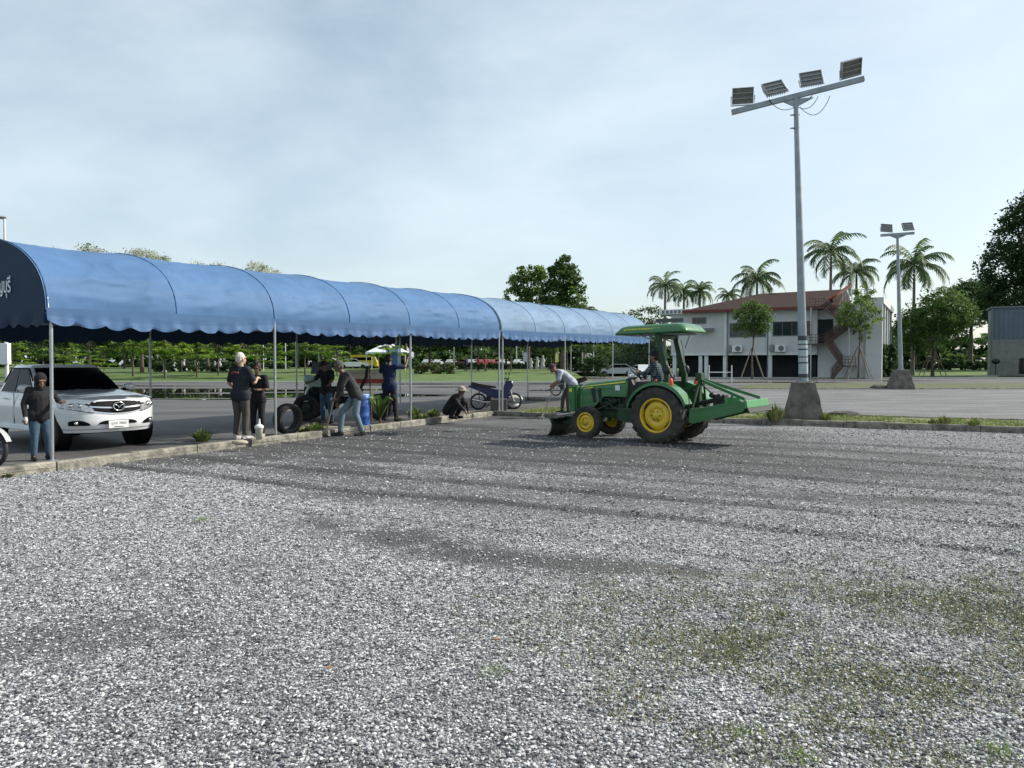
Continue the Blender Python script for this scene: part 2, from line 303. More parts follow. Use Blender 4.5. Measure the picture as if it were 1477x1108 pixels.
# car park behind the kerbs
def asphalt(name, c1, c2, sc1=.35, wet=0):
    m = bpy.data.materials.new(name); m.use_nodes = True; nt = m.node_tree; N = nt.nodes; L = nt.links; b = N['Principled BSDF']; tc = N.new('ShaderNodeTexCoord')
    mp = N.new('ShaderNodeMapping'); mp.inputs['Rotation'].default_value = (0,0,R(8)); mp.inputs['Scale'].default_value = (.35,1,1); L.new(tc.outputs['Object'], mp.inputs['Vector'])
    n = N.new('ShaderNodeTexNoise'); n.inputs['Scale'].default_value = sc1; n.inputs['Detail'].default_value = 8; n.inputs['Roughness'].default_value = .62; L.new(mp.outputs['Vector'], n.inputs['Vector'])
    cr = N.new('ShaderNodeValToRGB'); cr.color_ramp.elements[0].position = .36; cr.color_ramp.elements[0].color = (*c1,1); cr.color_ramp.elements[1].position = .64; cr.color_ramp.elements[1].color = (*c2,1); L.new(n.outputs['Fac'], cr.inputs['Fac'])
    v = N.new('ShaderNodeTexVoronoi'); v.inputs['Scale'].default_value = 45; L.new(tc.outputs['Object'], v.inputs['Vector'])
    s = N.new('ShaderNodeSeparateColor'); L.new(v.outputs['Color'], s.inputs['Color']); mr = N.new('ShaderNodeMapRange'); mr.inputs['To Min'].default_value = .6; mr.inputs['To Max'].default_value = 1.45; L.new(s.outputs[0], mr.inputs['Value'])
    mu = N.new('ShaderNodeMix'); mu.data_type = 'RGBA'; mu.blend_type = 'MULTIPLY'; mu.inputs['Factor'].default_value = 1; L.new(cr.outputs['Color'], mu.inputs['A']); L.new(mr.outputs['Result'], mu.inputs['B']); L.new(mu.outputs['Result'], b.inputs['Base Color'])
    rr = N.new('ShaderNodeMapRange'); rr.inputs['From Min'].default_value = .3; rr.inputs['From Max'].default_value = .6; rr.inputs['To Min'].default_value = .85-wet; rr.inputs['To Max'].default_value = .9; L.new(n.outputs['Fac'], rr.inputs['Value']); L.new(rr.outputs['Result'], b.inputs['Roughness'])
    bp = N.new('ShaderNodeBump'); bp.inputs['Strength'].default_value = .4; bp.inputs['Distance'].default_value = .008; L.new(v.outputs['Distance'], bp.inputs['Height']); L.new(bp.outputs['Normal'], b.inputs['Normal']); return m
ASP = asphalt('asphalt', (.035,.035,.037), (.105,.104,.102), wet=.35); ASPL = asphalt('worn_asphalt', (.07,.072,.075), (.15,.153,.156), .8)
kl = [KL(v) for v in (-14, -8, 0, 8, 13.6)]; far_r = KC + RD*60
sheet('car_park', [tuple(p[:2]) for p in kl] + [tuple(far_r[:2]), (220, -20), (220, 84), (-220, 84), (-220, -20)], .06, ASP)
lotr = [KC + RD*4 + RN*3.1, KC + RD*70 + RN*3.1]
sheet('gravel_road', [tuple(lotr[0][:2]), tuple(lotr[1][:2]), (150,47.5), (8,47.5), (6,36)], .066, ASPL)
# kerbs: cast stones end to end
def kerb(name, a, b, z0, z1, w_, m, seg=1.0, sgn=1, dark=None):
    mb = MB(); a = Vector(a); b = Vector(b); t = (b-a).normalized(); n = Vector((-t.y, t.x, 0))*sgn; Ln = (b-a).length; k = max(1, int(Ln/seg)); q = Ln/k
    for i in range(k):
        j = random.uniform(-.012,.012) if seg < 5 else 0; zz = z1 + (random.uniform(-.012,.008) if seg < 5 else 0); p = a+t*(q*i+.008)+n*j; r_ = a+t*(q*(i+1)-.008)+n*(j+random.uniform(-.005,.005))
        c = .02; vs = []
        for e in (p, r_): vs += [e+Vector((0,0,z0)), e+Vector((0,0,zz-c))+n*.004, e+n*c+Vector((0,0,zz)), e+n*(w_-c)+Vector((0,0,zz)), e+n*w_+Vector((0,0,zz-c)), e+n*w_+Vector((0,0,z0))]
        mb.add(vs, [(0,1,2,3,4,5),(11,10,9,8,7,6)]+[(i_, i_+6, (i_+1)%6+6, (i_+1)%6) for i_ in range(6)])
    return tag(mb.build(name, m, None, fix=True), kind='structure')
KM = mat('kerb_concrete', (.055,.052,.042), .94, col2=(.34,.32,.27), scale=4.5, bump=.9, bscale=25)
for a, b in ((-14,-4),(-4,5),(5,13.6)): kerb('kerb', KL(a), KL(b), -.1, .15, .17, KM, 1.15)
kerb('kerb', KC+RN*.0, KC+RD*45, -.1, .155, .15, KM, 1.0)
kerb('kerb', KC+RD*1.0+RN*2.9, KC+RD*50+RN*2.9, .0, .155, .13, KM, 1.0)
# planted median between the right-hand kerbs
GRASSM = mat('lawn_green', (.035,.075,.012), .95, col2=(.10,.15,.03), scale=.5, bump=.8, bscale=30)
MEDM = mat('median_soil', (.11,.10,.055), .95, col2=(.125,.15,.045), scale=1.3, bump=.9, bscale=20)
a, b = KC+RN*.15, KC+RD*50+RN*.15; sheet('median', [tuple(p[:2]) for p in (a+RD*.3, b, b+RN*2.75, a+RN*2.75+RD*.3)], .115, MEDM)
sheet('verge', [(14,47.5),(150,47.5),(150,60),(21,62),(17,56)], .10, mat('verge_grass', (.035,.048,.018), .95, col2=(.085,.10,.035), scale=.6, bump=.9, bscale=12))
kerb('kerb', (14,47.4,0), (120,47.4,0), .05, .13, .15, KM, 10)
# lawns that rise away from the road
def lawn(name, x0, x1, y0, y1, r0, r1, top, step=2.5, lean=0):
    xs = np.arange(x0, x1+step, step); ys = np.arange(y0, y1+step, step); X, Y = np.meshgrid(xs, ys, indexing='ij'); X = X + lean*(Y-y0)
    Z = .08 + top*sst(r0, r1, Y) + (fbm(X, Y, .06, 3)-.5)*.25*sst(r0, r1, Y); nu, nv = X.shape
    i = np.arange(nu*nv).reshape(nu, nv); f = np.stack([i[:-1,:-1], i[1:,:-1], i[1:,1:], i[:-1,1:]], -1).reshape(-1, 4)
    return tag(npmesh(name, np.stack([X,Y,Z],-1).reshape(-1,3), f, [GRASSM], smooth=True), kind='structure')
lawn('lawn', -170, 7, 66, 200, 68, 108, .9); lawn('lawn', 17, 230, 85, 220, 92, 118, .75, lean=.02)
PALE = mat('pale_kerb', (.42,.41,.38), .9, var=.15)
kerb('kerb', (-120,65.8,0), (7,65.8,0), .05, .15, .2, PALE, 12); kerb('kerb', (8,84.3,0), (150,84.3,0), .05, .2, .25, PALE, 12)
sheet('road', [(7.5,110),(17,110),(24,260),(8,260)], .5, ASPL)
# puddles
WAT = mat('puddle_water', (.012,.014,.014), .02, var=.1, spec=.6)
def puddle(cx, cy, rx, ry, seed):
    random.seed(seed); n = 46; ph = [random.uniform(0,6.3) for _ in range(5)]
    pts = [(cx+rx*math.cos(q)*(1+.22*math.sin(3*q+ph[0])+.13*math.sin(7*q+ph[1])+.06*math.sin(13*q+ph[2])), cy+ry*math.sin(q)*(1+.25*math.sin(4*q+ph[3])+.15*math.sin(9*q+ph[4]))) for q in (2*math.pi*i/n for i in range(n))]
    sheet('puddle', pts, .0705, WAT)
for a in ((-13.0,38,8.8,2.9,21),(-28,39,9,2.4,22),(-20,45,10.5,3.4,1),(-34,55,10,1.4,3),(-7,60,7,1,4),(23,66,6,1.8,5),(32,72,7,1.5,9),(-13,33.5,3.2,.35,6),(-4.4,52,2.5,.6,7),(4,46,3,.6,8),(-36,42,6,2,12),(-10,47,2.3,.8,14)): puddle(*a)
# ================================================================ tents
def cloth(name, col, tr=.25):
    return mat(name, tuple(c*.86 for c in col), .62, var=0, col2=tuple(c*1.1 for c in col), scale=1.1, bump=.12, bscale=9, trans=tr, spec=.14)
BLUE = cloth('blue_tarpaulin', (.074,.152,.29), .03); BLUE2 = cloth('pale_blue_tarpaulin', (.145,.222,.33), .03); NAVY = cloth('shaded_blue_tarpaulin', (.022,.04,.075), .02); TRIM = cloth('blue_valance', (.06,.12,.235), .03)  # darkest cloth is the tents' blue with shade put into its colour
TXT = mat('pale_lettering', (.62,.66,.72), .6)
def eave(s): return 2.43 + .0145*s
def tent(label, s0, blue, front_gable, seed):
    t = thing('canopy_tent', label, 'tent', P0 + V*s0, math.atan2(V.y, V.x), 'blue arched canopy tents')
    # local axes: x along the tent, y to its left (away from the lot)
    bays = 3; Ln = STEP*bays; nP = 6; nx = 260; na = 90; W = TW; hw = W/2
    rg = np.random.default_rng(seed); xs = np.linspace(0, Ln, nx+1); q = np.linspace(0, math.pi, na+1)
    X, A = np.meshgrid(xs, q, indexing='ij'); f = (X/(Ln/nP)) % 1; f = np.where(np.isclose(X, Ln), 0, f)
    sag = np.sin(np.pi*f)**.8 * (.022 + .032*np.sin(A)); rise = 1.27 - sag
    rr = hw*(1 - .035*np.sin(np.pi*f)*np.abs(np.cos(A)))
    rid = lambda n_: (1-np.abs(2*n_-1))**7
    wr = ((rid(fbm(X*.22+7, A*3.2+X*.10, 1.0, seed*3+1, 3))*.030 + rid(fbm(X*.5-A*.6, A*4.5-X*.3, 1.0, seed*3+2, 3))*.024 + rid(fbm(X*.9+A*1.3, A*2.2-X*.9, 1.2, seed*3+5, 3))*.022*np.exp(-((A-.45)/.5)**2))*np.sin(A)**.5 - .010) * np.sin(np.pi*f)**.5 + (fbm(X*.5, A*5, 1.2, seed)-.5)*.006
    Y = hw - rr*np.cos(A)*(1+wr); Z = eave(s0) + .0145*X + (rise+wr)*np.sin(A)**.86
    vs = np.stack([X, Y, Z], -1).reshape(-1, 3); n = na+1
    i = np.arange((nx+1)*n).reshape(nx+1, n); fc = np.stack([i[:-1,:-1], i[1:,:-1], i[1:,1:], i[:-1,1:]], -1).reshape(-1, 4)
    can = npmesh('canopy', vs, fc, [blue], smooth=True, parent=t)
    mb = MB()                                             # seams over the ribs, a small raised hem
    for k in range(nP+1):
        x = min(max(Ln/nP*k, .03), Ln-.03); pts = [(x, hw-hw*1.004*math.cos(a), eave(s0)+.0145*x+1.279*math.sin(a)**.86) for a in np.linspace(0.02, math.pi-.02, 30)]
        mb.tube(pts, .007, 6)
    mb.build('seam', blue, t)
    # scalloped valances on both long sides
    for side in (0, 1):
        mb = MB(); k = 0; per = .46; m_ = int(Ln*22); y0 = -.03 if side == 0 else W+.03; sg = -1 if side == 0 else 1; P = []
        for a in range(m_+1):
            x = Ln*a/m_; fb = (x/(STEP)) % 1; e = eave(s0)+.0145*x - .065*math.sin(math.pi*fb)-.02*math.sin(math.pi*((x/(Ln/nP))%1)); sc_ = abs(math.sin(math.pi*x/per)); dp = .14+.075*sc_**.75+(.13 if side else 0)
            wv = .02*math.sin(x*9)+.012*math.sin(x*23+side); P.append([(x, y0-sg*.004, eave(s0)+.0145*x+.05), (x, y0-sg*.002+sg*wv*.1, e-.005), (x, y0+sg*(-.002+wv*.4), e-.07), (x, y0+sg*(.01+wv), e-dp*.8), (x, y0+sg*(.015+wv*1.6), e-dp)])
        for a in range(m_): 
            for b in range(4): mb.add([P[a][b], P[a+1][b], P[a+1][b+1], P[a][b+1]], [(0,1,2,3)], 0, True)
        mb.build('valance', TRIM if side == 0 else NAVY, t)  # far valance: under-canopy shade put into its colour and its deeper drop
    # gables
    for e_, x in ((0, -.015), (1, Ln+.015)):
        mb = MB(); z0 = eave(s0)+.0145*max(x,0); an = 24; pts = [(x, hw-hw*1.0*math.cos(a), z0+1.28*math.sin(a)**.86) for a in np.linspace(0, math.pi, an+1)]
        if e_ == 0 and front_gable or e_ == 1 and not front_gable:
            low = [(x, W*j/an, z0-.02) for j in range(an+1)]
            for j in range(an): mb.add([pts[j], pts[j+1], low[j+1], low[j]], [(0,1,2,3)], 0, False)
            for j in range(an*3):
                ya, yb = W*j/(an*3), W*(j+1)/(an*3); d = lambda y: .17+.08*abs(math.sin(math.pi*y/.34)); o_ = lambda y: -.02*math.sin(y*11)
                sx_ = -.012 if e_ == 0 else .012
                mb.add([(x+sx_,ya,z0),(x+sx_,yb,z0),(x+sx_+o_(yb),yb,z0-d(yb)),(x+sx_+o_(ya),ya,z0-d(ya))], [(0,1,2,3)], 0, False)
            gm = mb.build('gable', NAVY, t)  # end panel faces away from the sun; that shade is in its colour
            if front_gable: text('lettering', 'ธัญบุรี', .33, TXT, gm, (x-.02, hw-1.12, z0+.33), (R(90), 0, R(-90)), align='RIGHT', sx=.62, offset=.004)
    # frame: posts, eave pipes, ribs, ties
    for k in range(bays+1):
        for side in (0, 1):
            x = STEP*k + (.08 if k == 0 else (-.08 if k == bays else 0)); mb = MB(); e = eave(s0)+.0145*x; lean = random.uniform(-.03, .03)
            mb.tube([(x+lean, W*side, .1 if side == 0 else .07), (x, W*side, e)], .027, 10); mb.box((x+lean, W*side, .11 if side == 0 else .075), (.12,.12,.012))
            mb.tube([(x, W*side, 1.0),(x,W*side,1.06)], .033, 10)
            mb.build('post', STEEL, t)
    for side in (0, 1): mb = MB(); mb.tube([(0, W*side, eave(s0)-.03), (Ln, W*side, eave(s0+Ln)-.03)], .02, 8); mb.build('eave_pipe', STEEL, t)
    for k in range(nP+1):
        x = min(max(Ln/nP*k, .05), Ln-.05); e = eave(s0)+.0145*x; mb = MB(); mb.tube([(x, hw-(hw-.02)*math.cos(a), e-.03+1.24*math.sin(a)**.86) for a in np.linspace(0, math.pi, 22)], .02, 8)
        mb.tube([(x, 0, e), (x, W, e)], .018, 8); mb.tube([(x, hw, e), (x, hw, e+1.22)], .014, 6); mb.build('rib', STEEL, t)
    return t
tent('long blue canopy tent nearest the white pickup, dark gable with lettering', 0, BLUE, True, 3)
tent('paler blue canopy tent at the far end of the row, behind the tractor', STEP*3+.06, BLUE2, False, 8)

# ================================================================ floodlight masts
MAST = mat('mast_steel', (.26,.29,.31), .45, .6, var=.2, scale=3); HOUS = mat('lamp_housing', (.33,.34,.35), .5, .4); LENS = mat('lamp_lens', (.13,.13,.12), .25, var=.4, scale=14, coat=.5); BASEC = mat('cast_base_concrete', (.06,.055,.048), .93, col2=(.19,.175,.15), scale=2.6, bump=.8, bscale=18); TAPE = mat('dark_tape', (.03,.045,.05), .5); TAPEL = mat('pale_tape', (.36,.43,.45), .6)
def mast(loc, rz, label, h, bar, spots, base_w, base_h, tilt, wires=True, scale=1, tape=True, lean=0):
    t = thing('floodlight_mast', label, 'lamp post', loc, rz, 'floodlight masts')
    mb = MB(); b = base_w/2; tp = b*.56; vs = []
    rg = random.Random(5); rings = 5
    for k in range(rings+1):
        f = k/rings; ww = b*(1-f)+tp*f
        for sx, sy in ((-1,-1),(0,-1),(1,-1),(1,0),(1,1),(0,1),(-1,1),(-1,0)): vs.append((sx*ww+rg.uniform(-.012,.012), sy*ww+rg.uniform(-.012,.012), base_h*f - (.1 if k == 0 else 0)))
    fs = [(k*8+j, k*8+(j+1)%8, (k+1)*8+(j+1)%8, (k+1)*8+j) for k in range(rings) for j in range(8)] + [tuple(rings*8+j for j in range(8))]
    mb.add(vs, fs); mb.build('base', BASEC, t, bevel=.02)
    mb = MB(); mb.tube([(0,0,base_h-.02),(lean*.5,0,(h+base_h)/2-.01),(lean,0,h)], [.12*scale,.092*scale,.062*scale], 14); mb.box((0,0,base_h+.015), (.34,.34,.03)); 
    for sx in (-1,1):
        for sy in (-1,1): mb.tube([(sx*.13,sy*.13,base_h+.02),(sx*.13,sy*.13,base_h+.08)], .014, 6)
    p = mb.build('pole', MAST, t)
    if tape:
        mb = MB()
        for k, (z0, z1, mi) in enumerate(((.12,.22,0),(.5,.54,0),(.66,.69,0),(.86,.9,0),(1.0,1.03,0),(1.12,1.24,0),(.22,.5,1),(.54,.66,1),(.69,.86,1),(.9,1.0,1),(1.03,1.12,1))): mb.lathe([(.1235,base_h+z0),(.1225,base_h+z1)], c=(lean*(z0+z1)/2/(h-base_h),0,0), n=14, mi=mi)
        mb.build('tape', [TAPE, TAPEL], p)
    mb = MB(); ba, bc = (1.66,1.71) if bar > 3 else (bar/2,bar/2); mb.bar((lean-ba,0,h-tilt*ba), (lean+bc,0,h+tilt*bc), .11*scale, .13*scale)
    mb.bar((lean-.42*scale,0,h-.02), (lean,0,h-.3), .05, .02); mb.bar((lean+.42*scale,0,h-.02), (lean,0,h-.3), .05, .02); mb.prism([(lean-.45*scale,h-.07),(lean+.45*scale,h-.07),(lean+.08,h-.26),(lean-.08,h-.26)], -.03,.03)
    mb.build('crossbar', MAST, t)
    for k, (x, yaw, pit, rol) in enumerate(spots):
        mb = MB(); S = scale; z = h+tilt*x+.07*S; M = Matrix.Translation((lean+x,0,z+.3*S)) @ Euler((R(pit),R(rol),R(yaw)),'XYZ').to_matrix().to_4x4(); mb.M = M
        w_, hh = .27*S, .21*S; mb.box((0,.03,0),(2*w_,.05,2*hh))
        for j in range(9): mb.box((-w_+.03+j*(2*w_-.06)/8,.085,0),(.012,.07,2*hh*.9))
        for a in (-1,1): mb.box((a*w_,-.01,0),(.02,.06,2*hh)); 
        for a in (-1,-.33,.33,1): mb.box((0,-.01,a*(hh-.008)),(2*w_,.055,.02))
        mb.tube([(-w_-.035,.02,0),(-w_-.035,.0,-hh*1.15),(w_+.035,.0,-hh*1.15),(w_+.035,.02,0)], .016*S, 6, smooth=False)
        f_ = mb.build('floodlight', HOUS, t); mb = MB(); mb.M = M
        for j in range(3): mb.box((0,-.002,(j-1)*hh*.66),(2*w_-.03,.02,hh*.56))
        mb.build('lens', LENS, f_)
    if wires:
        for (x0, x1, dp) in ((.85,.1,.42),(.55,.05,.2),(-.7,-.05,.2)):
            mb = MB(); mb.tube([(lean+x0+(x1-x0)*s, -.08, h-.07-dp*math.sin(math.pi*s)**.8*(1-.3*s)-.25*s) for s in [j/12 for j in range(13)]], .009, 5); mb.build('cable', DARK, t)
        for z in (-.5,-.85): mb = MB(); mb.lathe([(.07,h+z-.015),(.07,h+z+.015)], c=(lean,0,0), n=12); mb.box((lean-.02,0,h+z),(.24,.03,.03)); mb.build('clamp', MAST, t)
    return t
mast((7.88,20.6,.05), R(-10), 'tall mast on cast concrete block by kerb, carrying four floodlights', 8.75, 3.35,
     [(-1.37,-8,14,2),(-.56,12,-32,-14),(.38,-4,-24,-5),(1.39,14,34,-16)], .95, 1.08, .205, lean=-.27)
mast(tuple(at(1299,47.5,.08)), R(-4), 'farther mast on grassy verge carrying only two floodlights', 9.6, 2.0, [(-.66,-6,-22,6),(.62,6,-22,-4)], 1.3, 1.2, .06, wires=False, scale=1.2, tape=False, lean=-.3)

# ================================================================ vegetation
def leafm(name, a, b): return mat(name, tuple(x*1.55 for x in a), .55, col2=tuple(x*1.55 for x in b), scale=.9, trans=.42)
LG = [leafm('leaf_olive',(.035,.065,.015),(.05,.09,.02)), leafm('leaf_green',(.06,.11,.02),(.09,.15,.03)), leafm('leaf_lime',(.11,.17,.035),(.15,.21,.05))]
DG = [leafm('leaf_deep',(.015,.032,.010),(.022,.045,.014)), leafm('leaf_dark',(.028,.055,.016),(.04,.075,.02)), leafm('leaf_mid',(.055,.09,.025),(.075,.12,.03))]
LIME = [leafm('leaf_spring_a',(.06,.11,.015),(.08,.14,.02)), leafm('leaf_spring_b',(.11,.19,.02),(.15,.24,.03)), leafm('leaf_spring_c',(.17,.25,.03),(.22,.30,.05))]
PALEL = [leafm('leaf_silver_a',(.20,.22,.16),(.28,.30,.22)), leafm('leaf_silver_b',(.33,.34,.28),(.42,.43,.36)), leafm('leaf_silver_c',(.12,.15,.08),(.18,.2,.12))]
BARK = mat('bark', (.06,.05,.04), .95, col2=(.15,.125,.10), scale=4, bump=.8, bscale=14); PBARK = mat('palm_bark', (.13,.12,.105), .9, col2=(.24,.22,.19), scale=5, bump=.5)
def leaves(name, blobs, n, size, mats, parent, seed, clump=.35, flat=0, up=.5):
    rg = np.random.default_rng(seed); B = np.array(blobs, float); vol = B[:,3]*B[:,4]*B[:,5]; K = max(8, n//26)
    ib = rg.choice(len(B), K, p=vol/vol.sum()); d = rg.normal(size=(K,3)); d /= np.linalg.norm(d, axis=1)[:,None]; rad = rg.uniform(.45,1.02,(K,1))**.6
    cen = B[ib,:3] + d*rad*B[ib,3:6]; ic = rg.integers(0, K, n); csz = clump*np.cbrt(vol[ib[ic]])[:,None]
    off = rg.normal(size=(n,3))*csz*.5; off[:,2] *= (.25 if flat else .7); p = cen[ic]+off
    nrm = rg.normal(size=(n,3)); nrm[:,2] += up*2 + (2 if flat else 0); nrm /= np.linalg.norm(nrm,axis=1)[:,None]
    t = np.cross(nrm, rg.normal(size=(n,3))); t /= np.linalg.norm(t,axis=1)[:,None]; b = np.cross(nrm, t); s = size*rg.uniform(.55,1.35,(n,1)); bend = nrm*s*.25
    v = np.stack([p-t*s, p-b*s*.48+bend*.4, p+t*s-bend, p+b*s*.48+bend*.4], 1).reshape(-1,3); f = np.arange(n*4).reshape(n,4)
    cm = rg.choice(len(mats), K, p=[.34,.42,.24]); mi = np.where(rg.random(n) < .3, rg.integers(0, len(mats), n), cm[ic]); return npmesh(name, v, f, mats, mi, parent=parent)
def trunkmb(h, r, limbs, seed, wob=.06, n=9):
    rg = random.Random(seed); mb = MB(); pts = [(0,0,-.15)]; rs = [r*1.35]
    for k in range(1, 7): f = k/6; pts.append((rg.uniform(-wob,wob)*h*f*.5, rg.uniform(-wob,wob)*h*f*.5, h*f)); rs.append(r*(1-.45*f))
    mb.tube(pts, rs, n)
    for (z, tx, ty, tz, lr) in limbs:
        i = min(5, int(z/h*6)); a = Vector(pts[i]).lerp(Vector(pts[i+1]), z/h*6-i) if z < h else Vector(pts[-1]); e = Vector((tx,ty,tz)); m_ = a.lerp(e,.5)+Vector((0,0,.12*(e-a).length))
        mb.tube([a, m_, e], [lr, lr*.7, lr*.25], 6)
    return mb
def tree(name, label, cat, loc, blobs, th, tr, n, size, mats, seed, group=None, clump=.35, flat=0, limbs=None, stakes=False, rz=0):
    t = thing(name, label, cat, loc, rz, group); 
    if limbs is None: limbs = [(th*.75, b[0]*.8, b[1]*.8, b[2], tr*.45) for b in blobs]
    trunkmb(th, tr, limbs, seed).build('trunk', BARK, t); leaves('crown', blobs, n, size, mats, t, seed, clump, flat)
    if stakes:
        for k in range(4):
            a = k*math.pi/2+.5; mb = MB(); mb.tube([(math.cos(a)*stakes, math.sin(a)*stakes, -.1), (math.cos(a)*.12, math.sin(a)*.12, stakes*1.9)], .05, 6); mb.build('stake', mat('stake_wood', (.22,.18,.13), .9), t)
    return t
def rb(seed, n, R_, z, rz_, s):
    rg = random.Random(seed); return [(rg.uniform(-1,1)*R_, rg.uniform(-1,1)*R_, z+rg.uniform(-1,1)*rz_, s*rg.uniform(.7,1.2), s*rg.uniform(.7,1.2), s*rg.uniform(.55,.9)) for _ in range(n)]
def gz(x, y):
    f = lambda a, b, v: (lambda t: t*t*(3-2*t))(min(1, max(0, (v-a)/(b-a))))
    return .08+.9*f(68,108,y) if x < 10 else .08+.75*f(92,118,y)
def onlawn(px, d): p = at(px, d); p.z = gz(p.x, d); return p
# --- layered bright young trees on the left lawn
def layered(seed, h):
    rg = random.Random(seed); bl = []; k = 5
    for i in range(k):
        z = h*(.42+.52*i/(k-1)); r = h*(.42-.24*i/(k-1))
        for j in range(4): a = rg.uniform(0,6.28); bl.append((math.cos(a)*r*.55, math.sin(a)*r*.55, z+rg.uniform(-.15,.15), r*.62, r*.62, .16))
    return bl
lt = []
for s, mats in ((11, LIME), (12, LIME), (13, LG)):
    h = 4.6; lt.append(tree('layered_tree', '', 'tree', (0,-60-s,0), layered(s,h), h*.9, .07, 2600, .14, mats, s, 'young layered trees on the left lawn', clump=.5, flat=1))
LP = [(-60,74),(22,76,),(62,80),(105,73),(150,79),(192,82),(238,76),(284,80),(315,84),(352,78),(398,82),(440,78),(486,84),(-20,84),(132,90),(215,92),(262,90),(375,92),(462,92),(560,86)]
near = {22:'left of the pickup cab',105:'above the pickup windscreen',150:'over the pickup bonnet',238:'beside the first rear tent post'}
for i, (px, d) in enumerate(LP):
    o = lt[i % 3]; lab = 'young layered lime green tree on the lawn, number from the left edge'
    words = ['cut off by the left edge of the photo','left of the pickup cab','above the pickup cab roof','directly over the pickup windscreen','above the pickup bonnet badge','just right of the pickup headlight','framed right of the first rear tent post','left of the white haired man','just behind the white haired man','hidden behind the white haired man head','right of the second front tent post','left of the third rear tent post','behind the men with the hoe','in the rear row left of the pickup','in the rear row over the pickup','in the rear row right of the pickup','in the rear row between rear tent posts','rear row right of the white haired man','in the rear row above the green engine','in the rear row beside the white marquee']
    lab = 'young tree with flat layered lime foliage, '+words[i]; p = onlawn(px, d); s = random.uniform(.68,1.42)*(1 if d < 86 else 1.15)
    if i < 3: o.location = p; o['label'] = lab; o.scale = (s,)*3
    else: dup(o, p, random.uniform(0,6), lab, s)
# --- dark background trees closing the view behind the lawn
bt = [tree('broadleaf_tree', '', 'tree', (0,0,0), rb(s,9,3.3,6.6,2.4,2.6), 5.0, .22, 5200, .26, m_, s, 'dark broadleaf trees behind the lawn') for s, m_ in ((21,DG),(22,DG),(23,LG))]
BP = [(-150,120),(-95,132),(-40,118),(10,128),(55,136),(95,120),(140,130),(180,122),(225,134),(270,120),(310,132),(350,124),(395,134),(430,118),(470,130),(505,122),(545,134),(585,120),(620,130),(655,138),(690,126),(730,136),(765,124),(800,134),(838,128),(872,140),(905,132)]
for i, (px, d) in enumerate(BP):
    o = bt[(i*2) % 3] if i > 2 else bt[i]; p = onlawn(px, d); s = random.uniform(.82,1.1)
    side = 'left edge' if px < 60 else ('pickup' if px < 210 else ('first rear tent post' if px < 300 else ('white haired man' if px < 400 else ('green engine' if px < 480 else ('white marquee' if px < 600 else ('squatting worker' if px < 700 else 'tractor bonnet'))))))
    lab = 'dense dark tree %d in the far row, behind the %s' % (i+1, side); ordw = ['first','second','third','fourth','fifth','sixth','seventh','eighth','ninth','tenth','eleventh','twelfth','thirteenth','fourteenth','fifteenth','sixteenth','seventeenth','eighteenth','nineteenth','twentieth','twenty first','twenty second','twenty third','twenty fourth','twenty fifth','twenty sixth','twenty seventh'][i]
    lab = '%s dense dark tree from left, far row, behind the %s' % (ordw, side)
    if i < 3: o.location = p; o['label'] = lab; o.scale = (s,)*3
    else: dup(o, p, random.uniform(0,6), lab, (s*1.15, s*1.15, s))
# distant woodland mass closing the horizon
leaves('woodland', [(x, 165+6*math.sin(x*.07)+dy, zz+1.2*math.sin(x*.11), 8, 3, 3.0) for x in range(-190, 230, 8) for zz, dy in ((2.0,0),(5.5,6))], 80000, .8, DG, None, 5, .3)
tag(C.objects['woodland'], 'continuous dark woodland closing the horizon', 'woodland', kind='stuff')
# --- crowns rising over the tent
p = onlawn(762, 108); tree('tall_tree', 'tall dense green tree rising over the tents, left of the pair', 'tree', p, [(0,0,12.2,2.6,2.3,2.0),(-1.6,0,10.2,2.2,2,1.6),(.9,.2,13.6,1.5,1.4,1.3),(1.2,0,9.8,2.2,2,2.0),(-3.0,0,8.6,1.7,1.6,1.1),(-1.4,0,14.0,.9,.9,.8),(0,0,7.5,3.2,3,1.6)], 11, .32, 7000, .26, [LG[0],LG[1],LG[2]], 31, 'pair of tall trees over the tents', clump=.3)
p = onlawn(812, 106); tree('tall_tree', 'tall darker green tree rising over the tents, right of the pair', 'tree', p, [(0,0,12.6,2.2,2,2.0),(.3,0,14.6,1.4,1.3,1.2),(1.4,0,10.4,1.8,1.8,1.7),(-1.2,0,10.6,1.8,1.7,1.8),(.2,0,8.4,3.0,2.8,1.6),(-1.0,0,13.8,1.1,1.1,1.0)], 11, .3, 7000, .26, [DG[1],LG[0],LG[1]], 32, 'pair of tall trees over the tents', clump=.3)
for i, (px, d, h, lab, n) in enumerate(((75,92,15.2,'sparse silvery tree top peeping over the tent, leftmost',900),(130,94,15.8,'sparse silvery tree top over the tent with dark leaves',1900),(205,90,14.6,'wide silvery tree top over the tent, widest of the row',3200),(300,94,14.2,'thin silvery tree top over the middle of the tent',600),(370,96,13.8,'silvery tree top over the tent, rightmost of the row',1800))):
    z = h; tree('silvery_tree', lab, 'tree', onlawn(px, d), [(0,0,z-1.0,2.6 if i == 2 else 1.7,1.6,.75),(1.8,0,z-1.6,1.5,1.3,.7),(-1.9,0,z-1.7,1.4,1.3,.6)], z-2.5, .2, n, .13, [LG[0],PALEL[1],PALEL[0]] if i == 1 else PALEL, 40+i, 'silvery tree tops over the tent', clump=.42)
